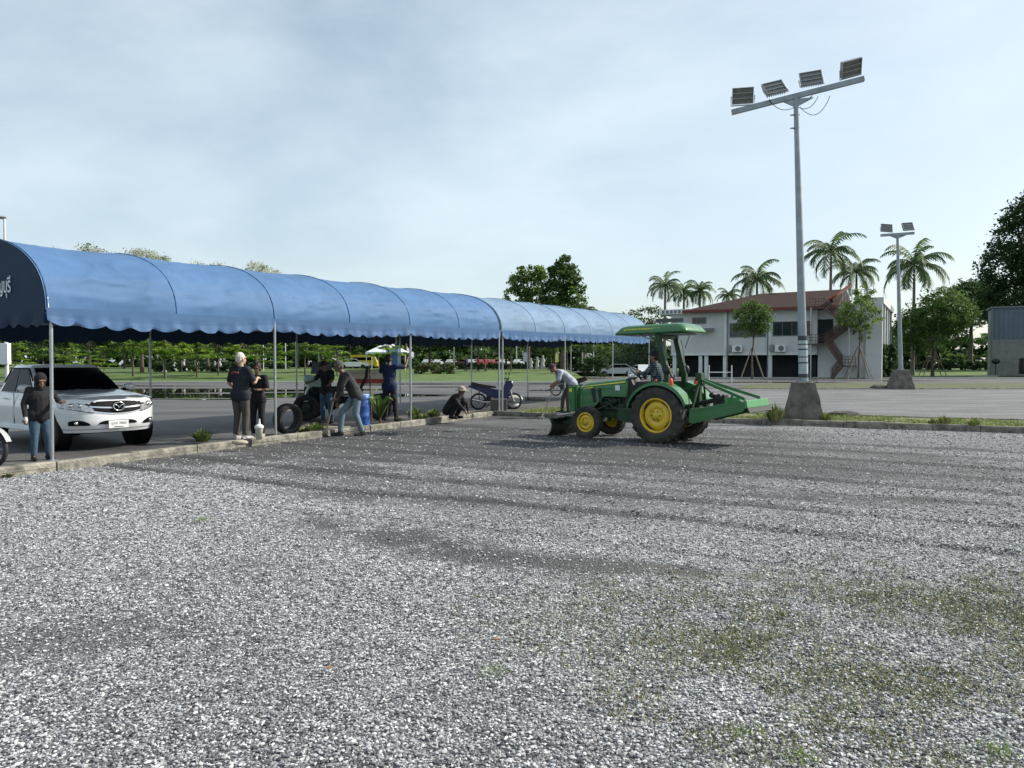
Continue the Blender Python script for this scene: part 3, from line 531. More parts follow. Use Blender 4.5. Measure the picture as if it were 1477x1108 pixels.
# --- palms
FRON = [leafm('frond_dark',(.03,.055,.02),(.045,.075,.028)), leafm('frond_green',(.05,.085,.03),(.075,.115,.045)), leafm('frond_pale',(.10,.14,.07),(.14,.18,.09))]
def palm(label, loc, th, fl, nf, seed, tr=.2, group='royal palms around the building'):
    t = thing('palm_tree', label, 'palm', loc, 0, group); rg = random.Random(seed); mb = MB()
    mb.tube([(0,0,-.2),(0,0,th*.1),(.05,0,th*.5),(.1,.05,th*.97)], [tr*1.7,tr*1.3,tr*1.15,tr*.8], 10); mb.build('trunk', PBARK, t)
    mb = MB(); mb.tube([(.1,.05,th*.96),(.1,.05,th+fl*.16),(.1,.05,th+fl*.34)], [tr*.8,tr*.75,tr*.3], 8); mb.build('crownshaft', FRON[1], t)
    mb = MB(); top = Vector((.1,.05,th+fl*.28)); q = 0
    for i in range(nf):
        a = 2.4*i+rg.uniform(-.2,.2); el = R(82-100*(i/nf)**.9+rg.uniform(-13,13)); L_ = fl*rg.uniform(.72,1.22); dr = Vector((math.cos(a),math.sin(a),0)); pts = []; p = top.copy(); e = el; S = 9
        for k in range(S+1): pts.append(p.copy()); p += (dr*math.cos(e)+Vector((0,0,math.sin(e))))*L_/S; e -= R(9+5*k/S*2)
        mi = rg.choice([0,1,1,2]); mb.tube(pts, [.035]+[.028]*(S-1)+[.01], 4, mi)
        sd_ = Vector((-dr.y, dr.x, 0))
        for k in range(1, S+1):
            for sgn in (-1,1):
                for h_ in (0,.5):
                    if k == S and h_: continue
                    b0 = pts[k].lerp(pts[min(k+1,S)], h_); ll = fl*.26*math.sin(math.pi*(.12+.8*k/S))*rg.uniform(.8,1.15); tt = (pts[k]-pts[k-1]).normalized()
                    tip = b0+(sd_*sgn*.75+tt*.45+Vector((0,0,-.55-rg.uniform(0,.35))))*ll; ww = tt*.17*fl/3
                    mb.add([b0-ww*.5, b0+ww*.5, tip], [(0,1,2)], mi)
    mb.build('crown', FRON, t); return t
for (px, d, top, fl, lab, s) in ((958,112,392,3.2,'palm left of the roof, leftmost of three',1),(985,116,404,2.9,'palm left of the roof, middle one of three',2),(1008,113,402,2.9,'palm left of the roof, rightmost of three',3),(1050,130,412,2.6,'small distant palm peeping over the roof ridge',4),(1090,104,374,4.3,'wide palm centred over the building roof',5),
        (1196,100,332,4.6,'tallest palm, right behind the big mast',6),(1233,104,366,4.0,'palm over the outside staircase, lower than its neighbour',7),(1316,98,346,5.0,'palm right of the farther mast above the bushy tree',8),(843,118,436,2.6,'palm top just showing beside the tall tree pair',9)):
    p = onlawn(px, d); ztop = H+(HOR-top)*d/F; palm(lab, p, ztop-p.z-fl*.95, fl, 24, s, .19)
# --- trees before the building and on the right lawn
p = onlawn(1085,80); p.z = .08; tree('lawn_tree','round crowned staked tree in front of the building windows','tree',p,[(0,0,6.6,1.75,1.5,1.5),(-.6,0,5.4,1.4,1.2,1.0),(.5,0,7.4,1.1,1,.9),(.9,0,5.9,1.2,1.1,1.2)],5.5,.11,3400,.15,[DG[2],LG[1],LG[0]],51,clump=.3,stakes=1.7)
p = onlawn(1238,80.5); p.z = .08; tree('lawn_tree','loose crowned staked tree in front of the outside staircase','tree',p,[(0,0,7.3,1.9,1.5,1.3),(.5,0,8.9,1.0,1,1.0),(-1.3,0,6.4,1.3,1.2,1.0),(1.3,0,6.3,1.2,1.1,1.1),(.2,0,5.2,1.1,1.0,.7),(.6,0,4.2,.7,.7,.5)],6.5,.12,2500,.16,[LG[1],LG[2],LG[0]],52,clump=.34,stakes=1.8)
p = onlawn(1345,96); tree('lawn_tree','large bushy staked tree between the farther mast and the shed','tree',p,[(.6,0,7.6,3.6,3,2.8),(-2.2,0,6.4,2.6,2.4,2.2),(3.4,0,7.2,2.4,2.2,2.4),(1.0,0,9.6,2.6,2.4,1.6),(.2,0,4.6,3.4,3,1.3)],5.5,.2,11000,.19,[DG[1],DG[2],LG[1]],53,clump=.28,stakes=1.9)
p = onlawn(1482,118); tree('tall_tree','huge dark tree towering over the grey shed','tree',p,[(0,0,20,5.6,5,5.0),(1.5,0,25.0,4.2,4,3.2),(-3.2,0,16,4.2,4,4.2),(3.5,0,14,6,5,5.5),(-1,0,10.5,5.5,5,4),(-5.5,0,10,3,3,3),(-2.6,0,23,2.6,2.5,2.2),(6,0,21,4,4,4)],15,.7,26000,.30,[DG[0],DG[0],DG[1]],54,clump=.26)
tree('tall_tree','dark tree behind the bushy staked tree, left of the huge tree','tree',onlawn(1400,126),[(0,0,11,4.2,4,3.4),(-3,0,9,3,3,3),(2.5,0,13,2.6,2.5,2.2)],9,.4,9000,.28,[DG[0],DG[1],DG[1]],55,clump=.28)
tree('tall_tree','low dark tree behind the shed wall corner','tree',onlawn(1320,134),[(0,0,6,4.2,4,3.4),(3,0,7,3,3,3)],5,.3,6000,.26,[DG[0],DG[1],DG[2]],57,clump=.28)
for i, (px, d, w_, h_, lab) in enumerate(((1268,84,1.5,3.6,'clipped hedge block beside the building end wall, left of two'),(1283,86,1.5,3.7,'clipped hedge block beside the building end wall, right of two'))):
    p = onlawn(px, d); o = leaves('hedge', [(0,a,b,w_*.5,.7,.55) for a in (0,1.2,2.4) for b in np.arange(.4,h_,.6)], 9000, .15, [DG[0],DG[1],DG[1]], None, 60+i, .3); o.location = p; tag(o, lab, 'hedge', 'clipped hedge blocks')
def hedge(px0, px1, d, h, n, lab, seed, mats=None, dz=0):
    a, b = onlawn(px0, d), onlawn(px1, d); k = max(2, int((b-a).length/1.2)); o = leaves('hedge', [(a.x+(b.x-a.x)*i/k, a.y, (a.z+(b.z-a.z)*i/k)+h*j+dz, .8, .5, h*.28) for i in range(k+1) for j in (.25,.7)], n, .13, mats or [DG[0],DG[0],DG[1]], None, seed, .4); tag(o, lab, 'hedge')
hedge(600,925,108,1.0,14000,'long low dark hedge behind the lawn, right of the white marquee',70); hedge(225,410,104,1.0,9000,'long low dark hedge behind the lawn at the left',71); hedge(1300,1428,116,1.3,7000,'low dark hedge on the right lawn behind the bushy tree',72)
hedge(608,648,88,1.2,3000,'brownish low shrub bed on the lawn below the parked cars',73,[LG[0],mat('leaf_rust',(.10,.06,.04),.7),LG[1]]); hedge(843,868,84,2.2,2600,'clipped dark bush left of the silver car',74,[DG[0],DG[1],DG[2]])
p = onlawn(918,96); tree('round_shrub_tree','broad bluish green shrub behind the white far pickup','tree',p,[(0,0,2.6,3.0,2.4,2.2),(-1.8,0,2.0,1.9,1.8,1.6),(1.2,0,3.4,1.8,1.7,1.5)],1.6,.15,5200,.16,[DG[1],leafm('leaf_blue',(.07,.10,.075),(.10,.13,.10)),DG[2]],58)
for i, (px, d) in enumerate(((795,92),(818,100),(846,90),(872,95),(737,96),(700,94))):
    h = 3.6; tree('young_tree', 'slender young tree on the lawn, %s' % ['left of the yellow sign','right of the yellow sign','by the clipped bush','in front of the silver car','behind the tent joint posts','above the blue scooter'][i],'tree',onlawn(px,d),[(0,0,3.4,1.1,1,1.1),(.5,0,4.3,.7,.7,.6)],3,.08,900,.14,LG if i%2 else [DG[1],DG[2],LG[0]],80+i,'slender young trees on the lawn',stakes=.9 if i == 3 else False)
# weeds
def weed(loc, r, h, n, lab, seed, mats, name='weed', cat='weed', wide=.012, group='weeds growing along the kerb'):
    rg = random.Random(seed); mb = MB(); r *= .8; h *= .72
    for i in range(n):
        a = rg.uniform(0,6.28); q = rg.uniform(0,1)**.6*r; b = Vector((math.cos(a)*q*.45,math.sin(a)*q*.45,0)); hh = h*rg.uniform(.45,1)*(1-.35*q/r); tip = Vector((math.cos(a)*q*1.15,math.sin(a)*q*1.15,hh)); m_ = b.lerp(tip,.5)+Vector((0,0,hh*.22)); s_ = Vector((-math.sin(a),math.cos(a),0))*wide*rg.uniform(.6,1.4)
        mb.add([b-s_*.5,b+s_*.5,m_+s_,m_-s_,tip],[(0,1,2,3),(3,2,4)],rg.randrange(len(mats)))
    o = mb.build(name, mats, None, loc=loc); return tag(o, lab, cat, group)
STRAW = [mat('dry_grass_a',(.26,.23,.10),.9), mat('dry_grass_b',(.17,.18,.06),.9), LG[1]]
# ================================================================ building
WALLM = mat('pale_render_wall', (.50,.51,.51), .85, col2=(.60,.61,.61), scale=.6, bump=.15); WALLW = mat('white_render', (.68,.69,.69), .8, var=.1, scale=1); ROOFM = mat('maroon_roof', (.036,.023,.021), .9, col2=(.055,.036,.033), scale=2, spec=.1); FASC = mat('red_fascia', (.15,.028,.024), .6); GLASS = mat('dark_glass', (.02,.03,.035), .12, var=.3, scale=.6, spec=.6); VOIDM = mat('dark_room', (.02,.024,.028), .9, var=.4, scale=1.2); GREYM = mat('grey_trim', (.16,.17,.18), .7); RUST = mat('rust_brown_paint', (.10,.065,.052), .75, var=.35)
b = thing('office_building', 'two storey grey white building with maroon roof and ground floor columns', 'building', (39.3, 82.2, .1), math.atan2(.492, -.871))
# local x runs left along the facade, y is outwards? rotate so x points from the right corner to the left; y points to the camera
# (x axis = -U, y axis = -V)
Z2 = 2.6; ZE = 7.7; LX = 21.5; DP = 20
def px2x(px):                                            # facade coordinate of a photo column
    k = (px-CX)/F; ox, oy = 39.3, 82.2; return (ox-k*oy)/(.871+k*.492)
def bb(x0, x1, y0, y1, z0, z1, mb): mb.box(((x0+x1)/2,(y0+y1)/2,(z0+z1)/2),(abs(x1-x0),abs(y1-y0),abs(z1-z0)))
xs = {k: px2x(k) for k in (931,976,1000,1046,1110,1178,1255)}
mb = MB(); bb(xs[1178]-.0, 22.8, 0, -DP, Z2, ZE, mb); mb.build('upper_wall', WALLM, b)
mb = MB(); bb(.9, xs[1178]-.01, -.6, -DP+.1, 0.0, ZE+.5, mb); mb.build('stair_bay_wall', WALLM, b)
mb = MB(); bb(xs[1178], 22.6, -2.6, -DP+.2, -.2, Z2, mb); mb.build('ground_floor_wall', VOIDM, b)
for x in (22.4, 19.2, xs[1046]+.1, xs[1110], 7.2, 11.6+6.9): 
    mb = MB(); bb(x-.2, x+.2, -.1, -.55, -.2, Z2, mb); mb.build('column', WALLW, b)
for px in (1046, 1110):                                  # tall pilaster strips
    x = px2x(px); mb = MB(); bb(x-.14, x+.14, .09, .003, Z2-.05, ZE-.05, mb); mb.build('pilaster', WALLW, b)
mb = MB(); bb(xs[1178]+.2, 22.7, .06, .002, Z2-.0, Z2+.28, mb); mb.build('floor_band', WALLW, b)
def window(x0, x1, z0, z1, n, y=.0):
    mb = MB(); w_ = .07
    for (a, c, e, f) in ((x0,x1,z0,z0+w_),(x0,x1,z1-w_,z1),(x0,x0+w_,z0+w_,z1-w_),(x1-w_,x1,z0+w_,z1-w_)): bb(a, c, y+.07, y+.002, e, f, mb)
    for k in range(1, n): x = x0+(x1-x0)*k/n; bb(x-.03, x+.03, y+.06, y+.002, z0+w_, z1-w_, mb)
    fr = mb.build('window', GREYM, b); mb = MB(); bb(x0+w_, x1-w_, y+.03, y+.004, z0+w_, z1-w_, mb); mb.build('pane', GLASS, fr)
window(px2x(1104), px2x(1052), 4.7, 6.35, 4); window(px2x(1170), px2x(1114), 4.75, 6.4, 4); window(px2x(1018), px2x(998), 6.4, 7.15, 3); window(px2x(985), px2x(945), 6.65, 7.15, 5)
mb = MB(); x0, x1 = px2x(1030), px2x(1003); mb.add([(x0,.01,5.85),(x1,.01,5.85),(x1,1.0,5.5),(x0,1.0,5.5),(x0,.01,5.78),(x1,.01,5.78),(x1,1.0,5.45),(x0,1.0,5.45)],[(0,3,2,1),(4,5,6,7),(0,1,5,4),(1,2,6,5),(2,3,7,6),(3,0,4,7)]); mb.build('awning', GREYM, b)
mb = MB(); bb(20.2, 24.2, .4, -6, 7.62, 8.2, mb)
mb.build('parapet', WALLW, b); mb = MB()
for k in range(7): bb(20.5+k*.5, 20.8+k*.5, .43, .402, 7.72, 8.1, mb)
mb.build('vent_grille', GREYM, b)
# hipped roof
x0, x1 = xs[1178]-2.2, 20.1; ov = 1.0; zr = 10.3; vs = [(x0,ov,ZE+.25),(x1+ov,ov,ZE+.25),(x1+ov,-DP,ZE+.25),(x0,-DP,ZE+.25),(x0,-7,zr+.1),(13.8,-7,zr)]
mb = MB(); mb.add(vs, [(0,4,5,1),(1,5,2),(2,5,4,3),(0,3,4)]); mb.build('roof', ROOFM, b, fix=True)
mb = MB(); bb(x0, x1+ov, ov+.04, ov-.08, ZE-.02, ZE+.27, mb); bb(x1+ov-.08, x1+ov+.04, ov-.08, -DP, ZE-.02, ZE+.27, mb); mb.build('fascia', FASC, b)
mb = MB(); bb(x0, x1+ov-.09, ov-.09, .0, ZE+.0, ZE+.05, mb); mb.build('soffit', GREYM, b)
# end wall: slab roof over fins
mb = MB(); bb(-.6, 1.4, -.2, -DP+1, ZE+.4, ZE+1.05, mb); mb.build('roof_slab', WALLM, b)
for k in range(5): y = -.9-k*4.2; mb = MB(); bb(-.45, .25, y, y-.6, -.2, ZE+.4, mb); mb.build('fin', WALLW if k % 2 else WALLM, b)
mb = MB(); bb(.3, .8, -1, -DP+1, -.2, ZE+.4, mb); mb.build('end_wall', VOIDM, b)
mb = MB(); bb(-.5, 1.1, .0, -.5, -.2, ZE+.4, mb); mb.build('corner_pier', WALLM, b)
for px in (1049.5, 1107): mb = MB(); mb.tube([(px2x(px),.14,0),(px2x(px),.14,ZE)],.05,6); mb.build('downpipe', GREYM, b)
# doors
for z in (3.85,):
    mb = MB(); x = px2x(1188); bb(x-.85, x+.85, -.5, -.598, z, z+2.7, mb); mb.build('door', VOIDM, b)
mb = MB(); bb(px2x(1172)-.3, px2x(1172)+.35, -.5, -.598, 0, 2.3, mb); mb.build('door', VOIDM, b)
# outside stairs
def rail(mb, a, c, h=1.0):
    a = Vector(a); c = Vector(c); k = max(2, int((c-a).length/.28))
    for zz in (h, h*.66, h*.33): mb.tube([a+Vector((0,0,zz)), c+Vector((0,0,zz))], .03, 5)
    for i in range(k+1): p = a.lerp(c, i/k); mb.tube([p, p+Vector((0,0,h))], .025 if i % 3 else .04, 5)
def flight(xa, za, xb, zb, y):
    mb = MB(); 
    for yy in (y, y+1.0): mb.bar((xa,yy,za),(xb,yy,zb),.06,.28)
    k = max(3, int(abs(zb-za)/.18))
    for i in range(k): f = (i+.5)/k; mb.box((xa+(xb-xa)*f, y+.5, za+(zb-za)*f+.1),(.28,.9,.04))
    s_ = mb.build('stair_flight', RUST, b); mb = MB(); rail(mb,(xa,y+1.0,za+.1),(xb,y+1.0,zb+.1)); rail(mb,(xa,y,za+.1),(xb,y,zb+.1)); mb.build('handrail', RUST, s_)
def landing(xa, xb, z, y0, y1):
    mb = MB(); bb(xa, xb, y0, y1, z-.12, z, mb); l = mb.build('landing', RUST, b); mb = MB(); rail(mb,(xa,y1,z),(xb,y1,z)); mb.build('handrail', RUST, l)
X = px2x; zL1 = 3.8; zL2 = 7.75; zm = 5.7
landing(X(1186)-.6, X(1167), zL1, -.45, 1.6); flight(X(1186)-.6, zL1, X(1216), 1.4, .5); landing(X(1236), X(1216), 1.4, -.4, 1.6); flight(X(1203),.0,X(1218),1.4,1.65)
flight(X(1190), zL1, X(1224), zm, -.5); landing(X(1240), X(1222), zm, -.45, 1.3); landing(X(1190), X(1166), zL2, -.45, 1.5); flight(X(1190), zL2, X(1222), zm, .4)
mb = MB(); rail(mb,(X(1215),.4,ZE+.6),(X(1255),.4,ZE+.6),1.3); mb.build('roof_railing', STEEL, b)
for px in (1172, 1226): mb = MB(); mb.tube([(X(px),1.5,-.1),(X(px),1.5,zL2 if px < 1200 else zm)], .09, 8); mb.build('stair_post', STEEL, b)
mb = MB(); mb.add([(X(1193),.2,ZE+1.0),(X(1226),.2,ZE+2.6),(X(1226),-2,ZE+2.6),(X(1193),-2,ZE+1.0)],[(0,1,2,3)]); mb.tube([(X(1193),.2,ZE+1.0),(X(1226),.2,ZE+2.6)],.05,6); mb.build('stair_canopy', mat('red_canopy',(.42,.13,.09),.6), b)
# air conditioners (hang on the wall)
for i, (px, lab) in enumerate(((1064,'white air conditioner under the left window row'),(1126,'white air conditioner under the window beside the big mast'))):
    t = thing('air_conditioner', lab, 'air conditioner', b.matrix_basis @ Vector((0,0,0)), 0, 'air conditioners on the facade'); bpy.context.view_layer.update()
    loc = b.matrix_world @ Vector((X(px), .35, 2.95)); t.location = loc; t.rotation_euler = b.rotation_euler
    mb = MB(); mb.box((0,0,.4),(1.15,.42,.8)); c_ = mb.build('casing', WHITE, t, bevel=.03); mb = MB(); mb.lathe([(.0,.225),(.10,.23),(.30,.23),(.32,.22)], c=(-.12,0,.4), axis='y', n=20)
    for j in range(4): mb.lathe([(.06+.065*j,.235),(.075+.065*j,.235)], c=(-.12,0,.4), axis='y', n=20)
    mb.build('fan_grille', GREYM, c_); mb = MB()
    for s_ in (-.4,.4): mb.bar((s_,-.3,-.05),(s_,.25,-.05),.05,.05)
    mb.build('bracket', GREYM, t); mb = MB(); mb.box((.95,-.1,.45),(.5,.25,.75)); mb.lathe([(0,.035),(.16,.035)],c=(.95,0,.45),axis='y',n=14); mb.build('control_box', mat('dark_grey_box',(.22,.23,.24),.6), t)
# grey shed at the right edge
CORR = mat('blue_grey_sheet', (.10,.13,.17), .5, .2, var=.15, scale=.8); BLK = mat('concrete_block', (.17,.17,.165), .9, col2=(.27,.27,.26), scale=1.2, bump=.4)
sh = thing('shed', 'grey shed of corrugated sheet above concrete block wall, right edge', 'shed', (*at(1431,95)[:2], .5), R(-26))
mb = MB(); bb(0, 14, 0, 5, -.3, 4.2, mb); w_ = mb.build('block_wall', BLK, sh); mb = MB()
for r_ in range(9): bb(-.01, 14.01, -.012, 0, -.1+r_*.48, -.075+r_*.48, mb)
for r_ in range(9):
    for k in range(14): x = .5*(r_%2)+k*1.0; bb(x, x+.025, -.013, -.001, -.075+r_*.48, .38+r_*.48, mb)
mb.build('mortar', GREYM, w_)
mb = MB(); out = []
for k in range(57): x = k*.25; out += [(x,-.06 if k%2 else .0),(x+.06,-.06 if k%2 else .0)]
mb.prism(out+[(14.3,5.1),(0,5.1)], 4.2, 8.1, axis='z'); mb.build('corrugated_wall', CORR, sh); mb = MB(); bb(-.25,14.4,-.25,5.2,8.1,8.28,mb); mb.build('roof_edge', GREYM, sh)
mb = MB(); mb.tube([(-.12,-.1,-.3),(-.12,-.1,8.1)],.07,8); mb.build('downpipe', GREYM, sh)
t = thing('water_tank','dark lidded tank beside the shed wall','tank',(*at(1480,90)[:2],.5),0); t.scale = (.75,.75,.8); mb = MB(); mb.lathe([(0,0),(.95,0),(1.0,.3),(1.0,1.9),(.9,2.1)],n=20); mb.build('barrel',DARK,t); mb = MB(); mb.lathe([(1.05,2.1),(1.05,2.25),(.5,2.4),(0,2.42)],n=20); mb.build('lid',DARK,t)
mb = MB(); mb.tube([(0,0,-.1),(0,0,1.6)],.06,8); mb.ell((0,0,1.5),(.5,.35,.35)); tag(mb.build('meter_post', DARK, None, loc=(*at(1436,93)[:2],.5)),'short dark post with round head left of the shed wall','post')

# ================================================================ small things far behind
WP = mat('white_pole', (.62,.63,.62), .5)
def post(px, d, h, lab, r=.07, m=WP, z0=None, name='marker_post', grp='thin white posts at the lawn'):
    p = onlawn(px, d) if z0 is None else at(px, d, z0); mb = MB(); mb.tube([(0,0,-.1),(0,0,h)], [r,r*.85], 8); mb.ell((0,0,h),(r*1.2,r*1.2,r)); mb.box((0,0,.02),(r*4,r*4,.04)); tag(mb.build(name, m, None, loc=p), lab, 'post', grp)
for a in ((428,66.5,3.6,'white post standing right of the second front tent post'),(380,95,4,'white post between the two men and tent post'),(460,92,6.0,'pale post above the green engine'),(412,100,5,'white post behind the hidden rear tent post'),(655,104,6.5,'tall yellowish pole behind the squatting worker'),(856,101,6.6,'white pole left of the silver car'),(840,112,6,'white pole behind the clipped bush'),(745,110,5.4,'grey pole behind the tent joint')): post(*a)
p = onlawn(3,52); p.z = .06; t = thing('lamp_pole','white pole with a box on it behind the pickup','pole',at(10,40,.06)); mb = MB(); mb.tube([(0,0,0),(0,0,3),(0,0,9.2)],[.1,.09,.05],10); mb.build('pole',WP,t); mb = MB(); mb.box((0,-.2,2.1),(.55,.3,1.1)); mb.build('meter_box',WHITE,t,bevel=.02)
mb = MB(); mb.tube([(0,0,9.1),(-.3,0,9.25),(-.9,0,9.3)],.04,6); mb.build('arm',WP,t); mb = MB(); mb.ell((-.35,0,9.22),(.5,.16,.09)); mb.build('lamp_head',HOUS,t)
STAT = mat('white_stone', (.42,.42,.40), .8, var=.15)
def statue(px, d, s, lab, seed, m=STAT):
    s *= .42; rg = random.Random(seed); mb = MB(); mb.box((0,0,.25*s),(.8*s,.8*s,.5*s)); mb.tube([(0,0,.5*s),(rg.uniform(-.1,.1),0,1.1*s),(rg.uniform(-.15,.15),0,1.6*s),(rg.uniform(-.1,.1),0,2.0*s)],[.34*s,.28*s,.3*s,.1*s],8); mb.ell((0,0,2.15*s),(.2*s,.2*s,.24*s)); mb.tube([(0,0,1.7*s),(rg.choice((-1,1))*.6*s,0,1.9*s)],.08*s,6)
    tag(mb.build('statue', m, None, loc=onlawn(px, d)), lab, 'statue', 'white statues among the lawn trees')
for i, a in enumerate(((252,98,1.1,'white statue right of the pickup headlight'),(266,99,1.5,'white statue left of the dark tree trunk'),(283,97,1.4,'broad white statue beside the dark tree trunk'),(310,98,1.2,'white statue left of the white haired man'),(318,96,1.6,'tall white statue against the white haired man elbow'),(237,92,1.2,'white statue nearest the first rear tent post'),(766,106,1.5,'white statue left of the tall tent pole pair'),(783,106,1.9,'white statue group left of yellow sign'),(775,107,1.7,'white statue behind tall pole pair'))): statue(*a, 90+i)
hedge(228,345,93,.9,4000,'clipped hedge before the white statues',75)
# marquee
t = thing('marquee','small white marquee with blue side panel near the far trees','marquee',onlawn(560,100)); mb = MB(); mb.add([(-2.6,-2,2.3),(2.6,-2,2.3),(2.6,2,2.3),(-2.6,2,2.3),(0,0,3.7)],[(0,1,4),(1,2,4),(2,3,4),(3,0,4)]); mb.build('roof',WHITE,t); mb = MB(); mb.box((0,-2.01,2.2),(5.2,.03,.3)); mb.build('valance',WHITE,t)
for sx in (-2.5,2.5):
    for sy in (-1.9,1.9): mb = MB(); mb.tube([(sx,sy,-.1),(sx,sy,2.3)],.06,6); mb.build('leg',WP,t)
SKYB = mat('sky_blue_panel',(.22,.40,.72),.6); mb = MB(); mb.box((.9,-2.06,1.3),(1.6,.04,3.0)); mb.build('side_panel',SKYB,t)
# signs
t = thing('sign','yellow upright sign above the bent man','sign',onlawn(803,98)); mb = MB(); t.scale = (.6,.6,.62); mb.tube([(0,0,-.1),(0,0,1.8)],.07,6); mb.build('pole',DARK,t); mb = MB(); mb.box((0,-.05,2.9),(.75,.08,2.4)); s_ = mb.build('panel',mat('yellow_sign',(.75,.60,.06),.5),t,bevel=.02); mb = MB(); mb.box((0,-.1,2.9),(.3,.02,1.7)); mb.build('pale_figure',WHITE,s_)
t = thing('banner','white and blue upright banner right of the tent joint','banner',onlawn(757,99)); mb = MB(); t.scale = (.5,.5,.55); mb.tube([(-.5,0,-.1),(-.5,0,4.3)],.06,6); mb.build('pole',DARK,t); mb = MB(); mb.box((.05,0,3.1),(.95,.04,2.2)); mb.build('cloth',mat('pale_violet_cloth',(.50,.52,.70),.7),t)
t = thing('banner','dark blue banner left of the tent joint','banner',onlawn(668,104)); mb = MB(); mb.tube([(-.5,0,-.1),(-.5,0,5)],.06,6); mb.build('pole',DARK,t); mb = MB(); mb.box((.2,0,4.0),(1.2,.04,1.6)); mb.build('cloth',mat('dark_blue_cloth',(.06,.09,.22),.7),t)
# football-style frame by the road
t = thing('goal_frame','pale pipe frame on the roadside behind the cutter','frame',at(1039,64,.1)); mb = MB()
for x in (-.95,.95): mb.tube([(x,0,0),(x,0,1.45)],.045,6)
mb.tube([(-.95,0,.85),(.95,0,.85)],.04,6); mb.build('pipe',WP,t)
# rocks on median
for i,(px,py,s,lab) in enumerate(((1216,598,.3,'flat dark rock on the median right of the mast base'),(1270,559,.45,'low dark rubble beside the farther mast base'))):
    mb = MB(); mb.ell((0,0,0),(s*1.6,s,s*.35),n=9,m=6,smooth=False); o = mb.build('rock',mat('rock_dark',(.06,.055,.05),.95,var=.4,bump=.8),None,loc=G(px,py,.15)); rg = random.Random(i)
    for v in o.data.vertices: v.co *= rg.uniform(.8,1.2)
    tag(o,lab,'rock')
mb = MB(); mb.box((0,0,.07),(3.2,1.1,.14)); tag(mb.build('stone_slab', PALE, None, loc=onlawn(1418,94), bevel=.03),'pale flat slab on the lawn left of the shed','slab')
# ================================================================ wheels
def tyre_mb(Rr, Rin, w, lugs=0, lug=.02, n=40):
    mb = MB(); h = w/2; pr = [(Rin,-h*.72),(Rin+.02,-h*.86),((Rr+Rin)/2,-h),(Rr-.03,-h*.93),(Rr-.004,-h*.7),(Rr,0),(Rr-.004,h*.7),(Rr-.03,h*.93),((Rr+Rin)/2,h),(Rin+.02,h*.86),(Rin,h*.72),(Rin,-h*.72)]
    mb.lathe(pr, axis='y', n=n)
    for i in range(lugs):
        for s in (-1,1):
            a = 2*math.pi*(i+(.5 if s > 0 else 0))/lugs; b = a+.75*2*math.pi/lugs*1.2; P = []
            for (q, y, r0) in ((a,.02*s,Rr-.01),(b,h*.98*s,Rr-.035)):
                for dq in (-.06*.5/Rr,.06*.5/Rr):
                    for r_ in (r0-.02, r0+lug+(0 if y*s < .05 else .012)): P.append((r_*math.cos(q+dq), y, r_*math.sin(q+dq)))
            mb.add(P, [(0,1,3,2),(4,6,7,5),(0,4,5,1),(2,3,7,6),(1,5,7,3),(0,2,6,4)])
            c = b+.02; P = []
            for (r_, y) in ((Rr-.035,h*.98),(Rr-.14*min(1,Rr),h*1.01)):
                for dq in (-.03,.03): P += [(r_*math.cos(c+dq), y*s, r_*math.sin(c+dq)), (r_*math.cos(c+dq), (y+lug*.6)*s, r_*math.sin(c+dq))]
            mb.add(P, [(1,3,7,5),(0,1,5,4),(3,2,6,7),(4,5,7,6)])
    return mb
JG = mat('tractor_green', (.014,.12,.026), .35, col2=(.030,.15,.045), coat=.35, scale=2.2); JD = mat('dark_green_frame', (.010,.040,.014), .55, var=.3, scale=6); JL = mat('bright_green_bar', (.05,.22,.07), .4, var=.15); JY = mat('wheel_yellow', (.66,.46,.03), .45, var=.15, scale=5, coat=.2); YL = mat('yellow_decal', (.72,.62,.06), .45)
TYRE = mat('dusty_tyre', (.022,.021,.02), .88, col2=(.07,.062,.052), scale=5, bump=.4); SEATM = mat('black_vinyl', (.012,.012,.013), .45); ORNG = mat('orange_plastic', (.75,.10,.03), .45); ENG = mat('engine_metal', (.035,.05,.04), .55, .4, var=.5, scale=14); SILV = mat('silver_metal', (.45,.46,.46), .35, .7)
HX, HY = -.80, .60
tr = thing('tractor', 'green tractor with yellow wheels and green canopy working on the gravel', 'tractor', (3.32, 15.88, -.01), math.atan2(HY, HX))
RR, RW, FR_, FW = .585, .33, .365, .22
